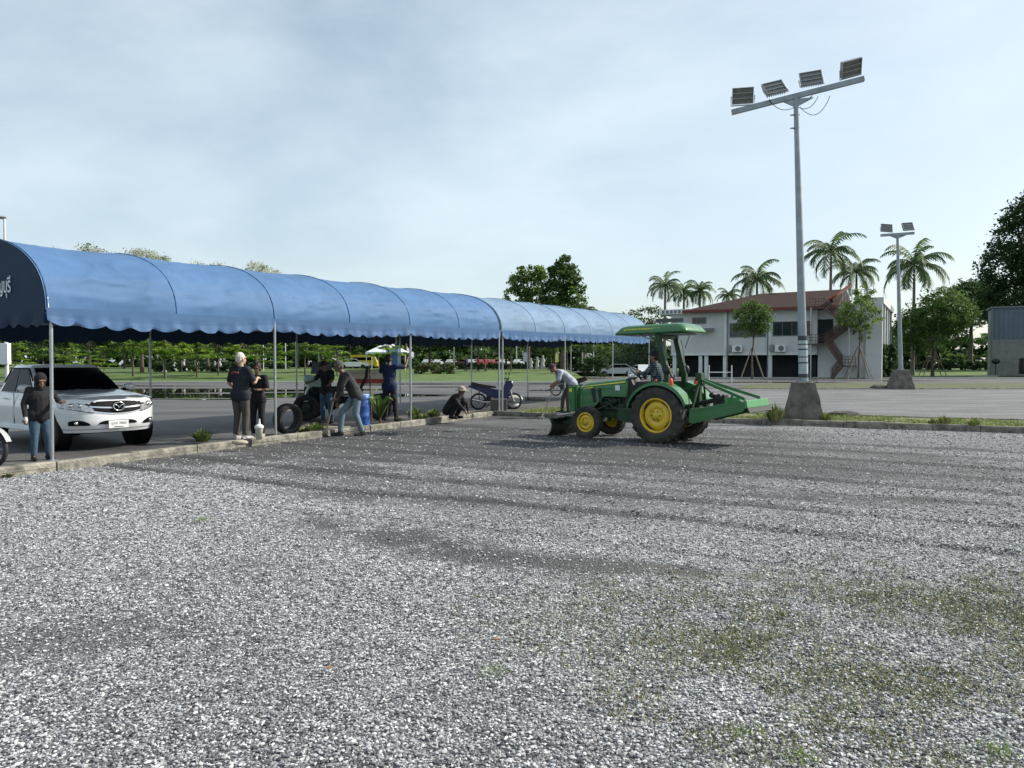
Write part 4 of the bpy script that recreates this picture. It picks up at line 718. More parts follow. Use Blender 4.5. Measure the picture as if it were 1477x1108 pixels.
def twheel(x, y, r, w, rim, far=1):
    mb = MB(); s = 1 if y > 0 else -1; h = w/2*s
    mb.lathe([(rim+.012,-h*.8),(rim+.015,h*.78),(rim-.01,h*.86),(rim-.025,h*.78),(rim-.03,h*.2)], axis='y', n=36)          # rim band
    d = h*.25; k = .72
    mb.lathe([(rim-.03,h*.1),(rim*.82,d),(rim*.74,d+s*.05),(rim*.45,d+s*.055),(rim*.40,d+s*.03),(rim*.36,d+s*.03),(rim*.3,d+s*.07),(.001,d+s*.075)], axis='y', n=36)
    for i in range(6): a = i*math.pi/3; mb.tube([(rim*.27*math.cos(a),d+s*.06,rim*.27*math.sin(a)),(rim*.27*math.cos(a),d+s*.1,rim*.27*math.sin(a))], rim*.035, 6, 1)
    wh = mb.build('wheel', [JY, DARK], tr, loc=(x, y, r))
    mb = MB()                                             # dark slots pressed in the disc
    for i in range(4):
        a0 = i*math.pi/2+.4; pts = [(a0+j*.09) for j in range(7)]
        for p, q in zip(pts[:-1], pts[1:]): mb.add([((rim*.80)*math.cos(p),d+s*.035,(rim*.80)*math.sin(p)),((rim*.80)*math.cos(q),d+s*.035,(rim*.80)*math.sin(q)),((rim*.90)*math.cos(q),d+s*.03,(rim*.90)*math.sin(q)),((rim*.90)*math.cos(p),d+s*.03,(rim*.90)*math.sin(p))],[(0,1,2,3)])
    mb.build('slot', DARK, wh); tyre_mb(r-.02, rim, w, 20 if r > .5 else 17, .026 if r > .5 else .018).build('tyre', TYRE, wh)
for s in (1,-1): twheel(0, .60*s, RR, RW, .345); twheel(1.72, .52*s, FR_, FW, .205)
mb = MB(); mb.box((.1,0,.62),(.85,.42,.42)); mb.box((.8,0,.60),(.9,.30,.34)); mb.box((1.5,0,.58),(.9,.26,.26)); mb.box((1.72,0,.40),(.16,.8,.12)); mb.lathe([(.12,-.46),(.16,-.40),(.16,.40),(.12,.46)],c=(0,0,RR),axis='y',n=16)
mb.box((.72,.36,.55),(.62,.14,.28)); mb.box((.72,-.36,.55),(.62,.14,.28)); mb.box((.62,.47,.42),(.35,.2,.03)); mb.box((.62,-.47,.42),(.35,.2,.03)); mb.build('chassis', JD, tr, bevel=.02)
mb = MB(); rg = random.Random(3)
mb.box((1.35,0,.78),(.62,.26,.30))
for i in range(16): mb.tube([(1.1+rg.random()*.55,.14,.6+rg.random()*.3),(1.1+rg.random()*.55,.18,.6+rg.random()*.3)],.02+rg.random()*.02,7)
mb.lathe([(0,.15),(.08,.15),(.09,.2),(0,.21)],c=(1.25,0,.82),axis='y',n=14); mb.tube([(.95,.2,.5),(1.1,.2,.5),(1.15,.2,.66),(1.45,.2,.66)],.018,6); mb.tube([(.9,.3,.72),(1.05,.28,.75),(1.1,.2,.9)],.015,6); mb.build('engine', ENG, tr)
# bonnet lofted along its length
def hood_sec(x):
    f = (x-.90)/1.24; top = 1.33-.13*f-.06*max(0,(f-.75)/.25)**2; w_ = .27-.035*f-.05*max(0,(f-.9)/.1)**2; low = .92-.0*f if f < .45 else .92-.33*min(1,(f-.45)/.28)
    out = []
    for j in range(15):
        a = math.pi*j/14; c, s = math.cos(a), math.sin(a); out.append((x, w_*math.copysign(abs(c)**.55, c), low+(top-low)*(s**.5 if s > 0 else 0)))
    return out
mb = MB(); xs_ = [.90+1.24*i/20 for i in range(21)]; secs = [hood_sec(x) for x in xs_]
vs = [p for q in secs for p in q]; n = 15; fs = [(i*n+j, i*n+j+1, (i+1)*n+j+1, (i+1)*n+j) for i in range(20) for j in range(n-1)]+[tuple(range(n)), tuple(range(20*n, 21*n))]; mb.add(vs, fs, 0, True)
hd = mb.build('bonnet', JG, tr, fix=True)
mb = MB()
for s in (1,-1):
    P = []
    for x in [.94+1.11*i/14 for i in range(15)]: f = (x-.90)/1.24; w_ = (.27-.035*f)*.985+.004; z = 1.245-.135*f; P.append((x, s*w_, z, .028*(1-.75*f)))
    for a, b_ in zip(P[:-1], P[1:]): mb.add([(a[0],a[1],a[2]-a[3]/2),(b_[0],b_[1],b_[2]-b_[3]/2),(b_[0],b_[1]-s*.012,b_[2]+b_[3]/2),(a[0],a[1]-s*.012,a[2]+a[3]/2)],[(0,1,2,3)])
    mb.add([(1.74,s*.250,1.10),(1.98,s*.245,1.07),(1.98,s*.243,1.085),(1.74,s*.247,1.125)],[(0,1,2,3)])
mb.build('stripe', YL, hd)
for s in (1,-1):
    for x in (1.50,1.66): mb = MB(); mb.prism([(x,.78),(x+.07,.78),(x+.13,1.08),(x+.04,1.10)], s*.256, s*.246); mb.build('side_vent', DARK, hd)
mb = MB(); mb.box((2.135,0,.86),(.03,.34,.42)); mb.build('grille', DARK, hd); mb = MB(); mb.box((1.12,.272,1.11),(.11,.006,.11)); mb.build('sticker', WHITE, hd)
# console, steering wheel, levers
mb = MB(); mb.prism([(.62,.7),(1.0,.7),(.95,1.30),(.85,1.33),(.72,1.05)],-.20,.20); mb.build('console', SEATM, tr, bevel=.02); mb = MB(); mb.ell((.88,.02,1.36),(.10,.15,.05)); mb.box((.82,.12,1.38),(.08,.05,.05)); mb.build('dashboard', WHITE, tr)
mb = MB(); c = Vector((.76,0,1.43)); ax = Vector((-.55,0,.83)).normalized(); e1 = Vector((0,1,0)); e2 = ax.cross(e1); mb.tube([c+(e1*math.cos(a)+e2*math.sin(a))*.19 for a in [2*math.pi*i/24 for i in range(24)]],.014,8,closed=True); mb.tube([c,c-ax*.25],.02,8)
for a in (0,2.1,4.2): mb.tube([c,c+(e1*math.cos(a)+e2*math.sin(a))*.19],.01,6)
mb.build('steering_wheel', SEATM, tr)
mb = MB(); mb.box((.28,.0,.80),(.80,.92,.04)); mb.build('floor_plate', DARK, tr)
for (x,y,x2,z2) in ((.38,.30,.30,1.30),(.30,.36,.18,1.28),(.4,-.3,.3,1.25)): mb = MB(); mb.tube([(x,y,.95),(x2,y,z2)],.01,6); mb.ell((x2,y,z2),.025); mb.build('lever', ORNG if y > .32 else SEATM, tr)
mb = MB(); mb.box((.28,0,1.06),(.44,.42,.09)); mb.box((.06,0,1.25),(.08,.42,.34),rot=(0,-8,0)); mb.build('seat', SEATM, tr, bevel=.03)
# mudguards over the rear wheels
for s in (1,-1):
    mb = MB(); P = []
    for i in range(17):
        a = R(12+148*i/16); r_ = RR+.075; P.append((r_*math.cos(a), r_*math.sin(a)+RR))
    for y0, y1 in ((.40,.73),):
        for a, c_ in zip(P[:-1], P[1:]):
            mb.add([(a[0],s*y0,a[1]),(c_[0],s*y0,c_[1]),(c_[0],s*y1,c_[1]),(a[0],s*y1,a[1]),(a[0]*1.03,s*y0,a[1]+.02),(c_[0]*1.03,s*y0,c_[1]+.02),(c_[0]*1.03,s*y1,c_[1]+.02),(a[0]*1.03,s*y1,a[1]+.02)],[(0,1,2,3),(4,7,6,5),(3,2,6,7),(0,4,5,1)])
            mb.add([(a[0],s*y0,a[1]),(c_[0],s*y0,c_[1]),(c_[0]*.6,s*y0,.62),(a[0]*.6,s*y0,.62)],[(0,1,2,3)]); mb.add([(a[0],s*y1,a[1]),(c_[0],s*y1,c_[1]),(c_[0],s*(y1+.01),c_[1]-.05),(a[0],s*(y1+.01),a[1]-.05)],[(0,1,2,3)])
    mb.build('mudguard', JG, tr)
    mb = MB(); mb.ell((-.28,s*.62,1.24),(.045,.045,.10)); mb.build('tail_light', ORNG, tr)
    mb = MB(); mb.box((-.10,s*.42,1.18),(.11,.10,.56)); mb.prism([(-.15,1.44),(-.02,1.44),(.16,2.24),(.06,2.24)],s*.37,s*.46); mb.build('roll_bar_post', JD, tr, bevel=.01)
mb = MB(); mb.box((.11,0,2.18),(.09,.9,.08)); mb.build('roll_bar_top', JD, tr, bevel=.01)
mb = MB(); mb.tube([(-.12,.46,1.52),(-.18,.5,1.50),(-.26,.5,1.35)],.02,6); mb.ell((-.12,.47,1.50),(.07,.06,.1)); mb.ell((-.12,-.47,1.50),(.07,.06,.1)); mb.build('hinge', DARK, tr)
# canopy
def rr(l, w_, r_, k=5):
    o = []
    for cx, cy, a0 in ((l-r_,w_-r_,0),(-l+r_,w_-r_,90),(-l+r_,-w_+r_,180),(l-r_,-w_+r_,270)):
        for i in range(k+1): a = R(a0+90*i/k); o.append((cx+r_*math.cos(a), cy+r_*math.sin(a)))
    return o
mb = MB(); L_ = [(.80,.52,2.245,.06),(.815,.535,2.27,.08),(.80,.525,2.30,.10),(.72,.47,2.40,.12),(.62,.40,2.435,.12),(.5,.3,2.44,.12)]
rings = [[(x+.26, y, z+.02*(x/.8)*-1) for x, y in rr(l,w_,r_)] for l,w_,z,r_ in L_]; n = len(rings[0]); vs = [p for r_ in rings for p in r_]
mb.add(vs, [(i*n+j, i*n+(j+1)%n, (i+1)*n+(j+1)%n, (i+1)*n+j) for i in range(len(rings)-1) for j in range(n)]+[tuple(reversed(range(n))), tuple(range((len(rings)-1)*n, len(rings)*n))], 0, True)
cn = mb.build('canopy', JG, tr); mb = MB(); mb.box((.26,0,2.235),(1.3,.8,.02)); mb.build('canopy_lining', mat('grey_lining',(.25,.27,.28),.8), cn)
mb = MB(); mb.add([(.0,.512,2.322),(.88,.512,2.306),(.84,.492,2.352),(.04,.492,2.368)],[(0,1,2,3)]); mb.add([(.0,-.512,2.322),(.88,-.512,2.306),(.84,-.492,2.352),(.04,-.492,2.368)],[(0,3,2,1)]); mb.build('stripe', mat('olive_decal',(.30,.36,.04),.45), cn)
text('lettering','JOHN DEERE',.052,YL,cn,(.83,.510,2.322),(R(65),0,R(180)),ext=.002,align='LEFT',sx=2.2)
mb = MB()
for s in (1,-1): mb.tube([(.62,s*.42,2.26),(.2,s*.42,2.10)],.015,6)
mb.tube([(-.3,.2,2.1),(-.3,.1,1.95),(-.3,.0,1.5)],.012,6); mb.tube([(-.3,0,1.95),(-.45,.12,2.2)],.012,6); mb.build('brace', STEEL, tr)
# mounting frame and front blade
mb = MB(); mb.box((2.20,.20,.86),(.05,.05,.60)); mb.prism([(2.20,.56),(2.32,.56),(2.40,1.12),(2.22,1.12)],.10,.26); mb.prism([(2.20,.56),(2.32,.56),(2.40,1.12),(2.22,1.12)],-.26,-.10); mb.box((2.28,0,.60),(.12,.5,.08)); mb.box((2.32,0,1.10),(.06,.5,.04)); mb.build('front_guard', JG, tr, bevel=.008)
mb = MB(); mb.box((2.315,.262,1.04),(.07,.004,.07)); mb.build('decal', YL, tr)
mb = MB(); mb.bar((1.7,.2,.42),(2.52,.28,.30),.07,.10); mb.bar((1.7,-.2,.42),(2.52,-.28,.30),.07,.10); mb.box((2.35,0,.42),(.3,.42,.06)); mb.tube([(2.1,0,.5),(2.5,0,.42)],.035,8); mb.build('blade_arm', JD, tr)
mb = MB(); prof = [(2.60,.42),(2.55,.37),(2.52,.28),(2.54,.16),(2.62,.05),(2.65,.02)]
vs = []; 
for y in (-.72,.72):
    for off in (0,-.025): vs += [(x+off,y,z) for x, z in prof]
n = 6; mb.add(vs, [(j,j+1,2*n+j+1,2*n+j) for j in range(n-1)]+[(n+j,3*n+j,3*n+j+1,n+j+1) for j in range(n-1)]+[(j,n+j,n+j+1,j+1) for j in range(n-1)]+[(2*n+j,2*n+j+1,3*n+j+1,3*n+j) for j in range(n-1)]+[(0,2*n,3*n,n)]); mb.box((2.50,0,.42),(.16,1.3,.03)); mb.build('front_blade', mat('worn_blade_green',(.008,.026,.012),.6,var=.5,scale=5), tr, fix=True)
mb = MB(); mb.box((2.47,.30,.50),(.18,.40,.012)); mb.build('blade_plate', SILV, tr)
# rear lift arms and raised rotary cutter
mb = MB(); mb.bar((-.15,.28,.62),(-.85,.36,.62),.05,.07); mb.bar((-.15,-.28,.62),(-.85,-.36,.62),.05,.07); mb.bar((-.1,.25,1.1),(-.5,.33,1.02),.05,.05); mb.bar((-.5,.33,1.02),(-.55,.33,.64),.03,.03); mb.bar((-.1,-.25,1.1),(-.5,-.33,1.02),.05,.05); mb.bar((-.5,-.33,1.02),(-.55,-.33,.64),.03,.03); mb.bar((-.2,0,.95),(-.68,0,1.25),.05,.05); mb.build('lift_arm', JD, tr)
rc = thing('rotary_cutter', 'green rotary cutter carried raised behind the tractor', 'mower', (3.32,15.88,-.01), math.atan2(HY, HX)); rc.scale = (.93,1,1)
mb = MB(); hw = .60                                       # deck: side skirts, sloping top
for s in (1,-1): mb.prism([(-.70,.47),(-.80,.45),(-1.86,.72),(-1.95,.86),(-1.80,.93),(-.72,.72)], s*hw, s*(hw-.02))
mb.add([(-.72,-hw,.68),(-.72,hw,.68),(-1.86,hw,.90),(-1.86,-hw,.90),(-.72,-hw,.665),(-.72,hw,.665),(-1.86,hw,.885),(-1.86,-hw,.885)],[(0,1,2,3),(7,6,5,4),(0,4,5,1),(2,6,7,3),(0,3,7,4),(1,5,6,2)]); mb.build('deck', JG, rc)
mb = MB(); mb.box((-1.93,0,.86),(.06,1.22,.15),rot=(0,12,0)); mb.build('rear_panel', JL, rc, bevel=.01); mb = MB(); mb.box((-1.97,-.05,.755),(.03,1.28,.13),rot=(0,28,0)); mb.build('rubber_flap', BLACK, rc)
mb = MB(); mb.bar((-.68,.0,1.36),(-.66,.0,.70),.12,.06); mb.box((-.68,0,1.36),(.14,.2,.16)); mb.bar((-.72,.06,1.36),(-.66,.38,.68),.04,.05); mb.bar((-.72,-.06,1.36),(-.66,-.38,.68),.04,.05); mb.box((-.66,0,.70),(.08,.95,.08)); mb.build('mast', JD, rc, bevel=.006)
for s in (1,-1): mb = MB(); mb.bar((-.72,s*.07,1.30),(-1.84,s*.42,.95),.03,.06); mb.build('brace_bar', JG, rc)
mb = MB(); mb.bar((-.70,0,1.22),(-1.10,.02,.92),.03,.03); mb.box((-1.15,0,.90),(.26,.22,.22)); mb.lathe([(0,-.14),(.08,-.14),(.08,.14),(0,.14)],c=(-1.15,0,.95),axis='y',n=12); mb.tube([(-1.15,0,.92),(-.75,0,.84),(-.3,0,.72)],[.05,.05,.045],10); mb.ell((-1.0,.1,1.0),(.07,.06,.06)); mb.build('gearbox', mat('greasy_gearbox',(.02,.022,.02),.5,.3,var=.5,scale=12,bump=.6), rc, bevel=.01)
mb = MB(); mb.bar((-1.45,.2,.84),(-1.52,.25,1.08),.03,.05); mb.box((-1.40,.0,.90),(.35,.06,.12)); mb.box((-1.4,.3,.88),(.05,.05,.14)); mb.build('bracket', JL, rc)
# ================================================================ white pickup
PW = mat('white_car_paint', (.74,.76,.78), .22, var=.03, coat=.8); TINT = mat('black_tinted_glass', (.002,.002,.0025), .22, var=.1, spec=.06); PLAS = mat('black_plastic', (.004,.004,.005), .6, spec=.12); CHR = mat('chrome', (.70,.71,.72), .12, 1.0, var=.05); HL = mat('headlight_glass', (.42,.43,.44), .12, .5, var=.4, scale=18, coat=1); AMB = mat('amber_glass', (.50,.16,.08), .15, coat=1); PLATEM = mat('number_plate', (.70,.71,.70), .5); INK = mat('black_ink', (.01,.01,.01), .6)
pk = thing('pickup_truck', 'white double cab pickup with black tinted glass parked under the tent', 'pickup', (-8.98, 15.27, .06), R(-38)); pk.scale = (.93,.93,.90)
def xf(y, z): return 2.50 - .50*(abs(y)/.93)**3.4 - .16*max(0,(z-.72)/.4)**1.6 - .10*max(0,(.55-z)/.2)**1.5
def hwid(z): return .90 + .03*math.sin(math.pi*min(1,max(0,(z-.35)/.75)))
def topz(x, y):
    t = abs(y)/.92
    if x > .95: f = (x-.95)/1.45; return 1.19-.115*f-.07*f**4 - .07*t**3 + .018*math.exp(-((t-.72)/.12)**2)
    return 1.12-.02*t**4 if x > -1.1 else 1.13
mb = MB(); nx, ny, nz = 44, 18, 10; idx = {}; vs = []
def bp(i, j, k):
    key = (i,j,k)
    if key not in idx:
        s = i/nx; t = -1+2*j/ny; zr_ = k/nz; x0 = -2.62+s*5.1; z = .36+zr_*(topz(x0, t*.92)-.36); y = t*hwid(z)*(1-.03*zr_**6); x = -2.62+s*(xf(y, z)+2.62); z = .36+zr_*(topz(x, y)-.36)
        z += (.08*max(0,(-x0-1.9)/.7) if k == 0 else 0); idx[key] = len(vs); vs.append((x,y,z))
    return idx[key]
fs = []
for i in range(nx):
    for j in range(ny): fs += [(bp(i,j,0),bp(i,j+1,0),bp(i+1,j+1,0),bp(i+1,j,0)), (bp(i,j,nz),bp(i+1,j,nz),bp(i+1,j+1,nz),bp(i,j+1,nz))]
    for k in range(nz): fs += [(bp(i,0,k),bp(i+1,0,k),bp(i+1,0,k+1),bp(i,0,k+1)), (bp(i,ny,k),bp(i,ny,k+1),bp(i+1,ny,k+1),bp(i+1,ny,k))]
for j in range(ny):
    for k in range(nz): fs += [(bp(0,j,k),bp(0,j,k+1),bp(0,j+1,k+1),bp(0,j+1,k)), (bp(nx,j,k),bp(nx,j+1,k),bp(nx,j+1,k+1),bp(nx,j,k+1))]
mb.add(vs, fs, 0, True); body = mb.build('body', PW, pk, fix=True)
cu = MB()
for x in (1.61,-1.61):
    for s in (1,-1): cu.lathe([(0,s*.62),(.455,s*.62),(.455,s*1.1),(0,s*1.1)],c=(x,0,.40),axis='y',n=32)
cu.box((-1.87,0,1.05),(1.36,1.56,.5)); cut(body, cu)
for p_ in body.data.polygons: p_.use_smooth = True
body.data.materials.clear(); body.data.materials.append(PW); es = body.modifiers.new('e','EDGE_SPLIT'); es.split_angle = R(32)
mb = MB(); mb.box((-.1,0,.50),(4.2,1.2,.25)); mb.box((1.9,0,.38),(.6,1.3,.10)); mb.build('underbody', PLAS, pk)
# cab with black glass
mb = MB(); low = [(1.02,.84),(-1.12,.86)]; C0 = [(1.02,.60,1.12),(1.02-.14,.845,1.12),(-1.10,.865,1.10),(-1.14,.6,1.10)]; C1 = [(.16,.50,1.66),(.06,.655,1.645),(-.86,.665,1.64),(-.93,.5,1.65)]
def mir(c): return c + [(x,-y,z) for x,y,z in reversed(c)]
a = mir(C0); c_ = mir(C1); m_ = [tuple((Vector(p)*.08+Vector(q)*.92)+Vector((0,0,.0))) for p, q in zip(a, c_)]; t_ = [tuple(Vector((x*.96-.01,y*.93,z+.05))) for x,y,z in c_]; t2 = [(x*.8-.05,y*.6,1.715) for x,y,z in c_]
vs = a+m_+c_+t_+t2; n = 8; mb.add(vs, [(k*n+j,k*n+(j+1)%n,(k+1)*n+(j+1)%n,(k+1)*n+j) for k in range(4) for j in range(n)]+[tuple(range(4*n,5*n)),tuple(reversed(range(n)))],0,True); cab = mb.build('cab', PW, pk, fix=True, bevel=.02); 
def quadglass(name, P, parent, off, m=TINT, n=6):
    P = [Vector(p) for p in P]; nm = (P[1]-P[0]).cross(P[3]-P[0]).normalized(); mb = MB()
    if nm.dot(Vector(off)) < 0: nm = -nm
    mb.add([p+nm*.004 for p in P]+[p+nm*.012 for p in P], [(0,1,2,3),(7,6,5,4),(0,4,5,1),(1,5,6,2),(2,6,7,3),(3,7,4,0)]); return mb.build(name, m, parent, fix=True)
L3 = lambda a, b, t: tuple(Vector(a).lerp(Vector(b), t))
wb = [(1.03,-.62,1.13),(1.03,.62,1.13),(.165,.50,1.66),(.165,-.50,1.66)]; mb = MB(); 
ws = []; 
for i in range(9):
    t = i/8
    for j in range(13):
        s = -1+2*j/12; yb = .80*s; yt = .61*s; xb = 1.035-.16*abs(s)**3; xt = .175-.10*abs(s)**3; e = .035*math.sin(math.pi*t); tt = .02+t*.93; ws.append((xb+(xt-xb)*tt+.02+e*.5, yb+(yt-yb)*tt, 1.125+(1.665-1.125)*tt+e+.006))
mb.add(ws, [(i*13+j,i*13+j+1,(i+1)*13+j+1,(i+1)*13+j) for i in range(8) for j in range(12)],0,True); mb.build('windscreen', TINT, pk, fix=True)
for s in (1,-1):
    f0, f1, r0, r1 = Vector((.86,s*.852,1.13)), Vector((.05,s*.668,1.61)), Vector((-1.06,s*.868,1.12)), Vector((-.84,s*.674,1.61)); nn = (0,s,.3)
    quadglass('side_window', [L3(f0,r0,.08),L3(f0,r0,.50),L3(f1,r1,.48),L3(f1,r1,.05)], pk, nn); quadglass('side_window', [L3(f0,r0,.55),L3(f0,r0,.93),L3(f1,r1,.93),L3(f1,r1,.53)], pk, nn)
    mb = MB(); mb.tube([L3(f0,f1,.5),f1+Vector((0,s*.01,.02)),r1+Vector((0,s*.01,.02)),L3(r0,r1,.4)],.014,6); mb.build('rain_guard', PLAS, pk)
    mb = MB(); mb.ell((.78,s*1.02,1.22),(.09,.13,.085)); mr = mb.build('wing_mirror', PW, pk); mb = MB(); mb.box((.80,s*.93,1.165),(.06,.16,.05)); mb.ell((.74,s*1.02,1.22),(.075,.115,.07)); mb.build('mirror_base', PLAS, mr)
    for x in (.42,-.55): mb = MB(); mb.tube([(x-.09,s*.935,.98),(x-.06,s*.962,.98),(x+.06,s*.962,.98),(x+.09,s*.935,.98)],.014,6); mb.build('door_handle', PW, pk)
    mb = MB()
    for xx in (.92,-.08,-1.12): mb.box((xx,s*.926,.78),(.008,.012,.66))
    mb.build('door_gap', PLAS, pk)
    mb = MB(); mb.box((-.05,s*.93,.38),(2.0,.22,.05)); mb.bar((.7,s*.6,.42),(.7,s*.9,.38),.05,.05); mb.bar((-.8,s*.6,.42),(-.8,s*.9,.38),.05,.05); mb.build('side_step', WHITE, pk, bevel=.015)
    for xw in (1.61,-1.61): mb = MB(); mb.lathe([(.02,s*.63),(.37,s*.64),(.455,s*.66),(.450,s*.90)],c=(xw,0,.40),axis='y',n=32); mb.build('wheel_liner', PLAS, pk)
    for x in (1.61,-1.61):
        mb = MB(); mb.lathe([(.245,-.1*s),(.25,.10*s),(.235,.115*s),(.22,.09*s),(.21,.02*s),(.06,.03*s),(.05,.07*s),(0,.07*s)],axis='y',n=28)
        wh = mb.build('wheel', mat('dark_alloy',(.20,.20,.21),.4,.7), pk, loc=(x,s*.80,.385)); mb = MB()
        for q in range(6): a = q*math.pi/3; mb.bar((.05*math.cos(a),.06*s,.05*math.sin(a)),(.235*math.cos(a),.085*s,.235*math.sin(a)),.05,.03,up=(0,1,0))
        mb.build('spoke', SILV, wh); tyre_mb(.385,.25,.25).build('tyre', BLACK, wh)
def strip(name, y0, y1, zl, zh, m, parent, off=.006, ny_=16, nz_=5, solid=.0):
    mb = MB(); vs = []
    for i in range(ny_+1):
        y = y0+(y1-y0)*i/ny_
        for k in range(nz_+1): z = zl(y)+(zh(y)-zl(y))*k/nz_; vs.append((xf(y,z)+off, y*(1+off*.8), z))
    w = nz_+1; mb.add(vs, [(i*w+k,(i+1)*w+k,(i+1)*w+k+1,i*w+k+1) for i in range(ny_) for k in range(nz_)],0,True); return mb.build(name, m, parent, fix=False)
gl = lambda y: .735+.11*(abs(y)/.62)**2; gh = lambda y: .985-.02*(abs(y)/.6)**2
gr = strip('grille', -.56, .56, gl, gh, PLAS, pk, .008, 20); strip('chrome_bar', -.50, .50, lambda y: .835+.03*(abs(y)/.5)**2, lambda y: .862+.035*(abs(y)/.5)**2, CHR, gr, .022)
strip('grille_edge', -.52, .52, lambda y: gl(y)-.014, lambda y: gl(y)+.004, CHR, gr, .014)
mb = MB(); e = [Vector((xf(0,.87)+.055, .105*math.cos(a), .872+.082*math.sin(a))) for a in [2*math.pi*i/28 for i in range(28)]]; mb.tube(e,.014,6,closed=True); x = xf(0,.87)+.055
mb.tube([(x,.098,.90),(x+.004,.06,.905),(x+.004,.028,.885),(x+.004,0,.845),(x+.004,-.028,.885),(x+.004,-.06,.905),(x,-.098,.90)],.011,6); mb.build('emblem', CHR, gr); mb = MB(); mb.ell((xf(0,.87)+.025,0,.872),(.02,.09,.07)); mb.build('emblem_back', PLAS, gr)
for s in (1,-1):
    zl = lambda y: .765+.10*((abs(y)-.46)/.44)**1.1 if abs(y) > .46 else .765; zh = lambda y: .80+.215*min(1,((abs(y)-.43)/.36))**.6 if abs(y) > .435 else .80
    a_, b_ = (.44,.912) if s > 0 else (-.912,-.44)
    strip('lamp_surround', a_, b_, lambda y: zl(y)-.014, lambda y: zh(y)+.01, PLAS, pk, .006); hl = strip('headlight', a_, b_, zl, zh, HL, pk, .014, 18)
    a2, b2 = (.80,.908) if s > 0 else (-.908,-.80); strip('indicator', a2, b2, lambda y: zh(y)-.055, lambda y: zh(y)+.004, AMB, hl, .02, 6, 3)
    for yy in (.64,.76): mb = MB(); mb.ell((xf(yy,.88)+.012,s*yy,.895),(.03,.045,.042)); mb.build('projector', CHR, hl)
    a3, b3 = (.50,.80) if s > 0 else (-.80,-.50); fg = strip('fog_recess', a3, b3, lambda y: .505+.0*y, lambda y: .515+.095*math.sin(math.pi*min(1,(abs(y)-.49)/.40))**.7, PLAS, pk, .008); mb = MB(); mb.ell((xf(.7,.55)+.006,s*.70,.555),(.025,.045,.035)); mb.build('fog_lamp', HL, fg)
strip('air_intake', -.36, .36, lambda y: .525, lambda y: .60-.05*(abs(y)/.36)**6, PLAS, pk, .008); strip('bumper_line', -.86,.86, lambda y: .42, lambda y: .428, PLAS, pk, .005)
mb = MB(); mb.box((xf(.0,.52)+.05,-.02,.515),(.015,.38,.155)); pl = mb.build('number_plate', PLATEM, pk, bevel=.006); xp = xf(0,.52)+.0585
text('lettering','ฎกก 2860',.072,INK,pl,(xp,-.02,.515),(R(90),0,R(90)),ext=.001); mb = MB(); mb.box((xp+.001,-.02,.468),(.002,.18,.014)); mb.build('lower_line', INK, pl)
mb = MB(); mb.prism([(.10,1.70),(.0,1.70),(.01,1.76)],-.012,.012); mb.build('roof_antenna', PLAS, pk)
for yy in (-.4,.28): mb = MB(); mb.bar((1.03,yy,1.165),(.93,yy-.33,1.195),.02,.015); mb.build('wiper', PLAS, pk)

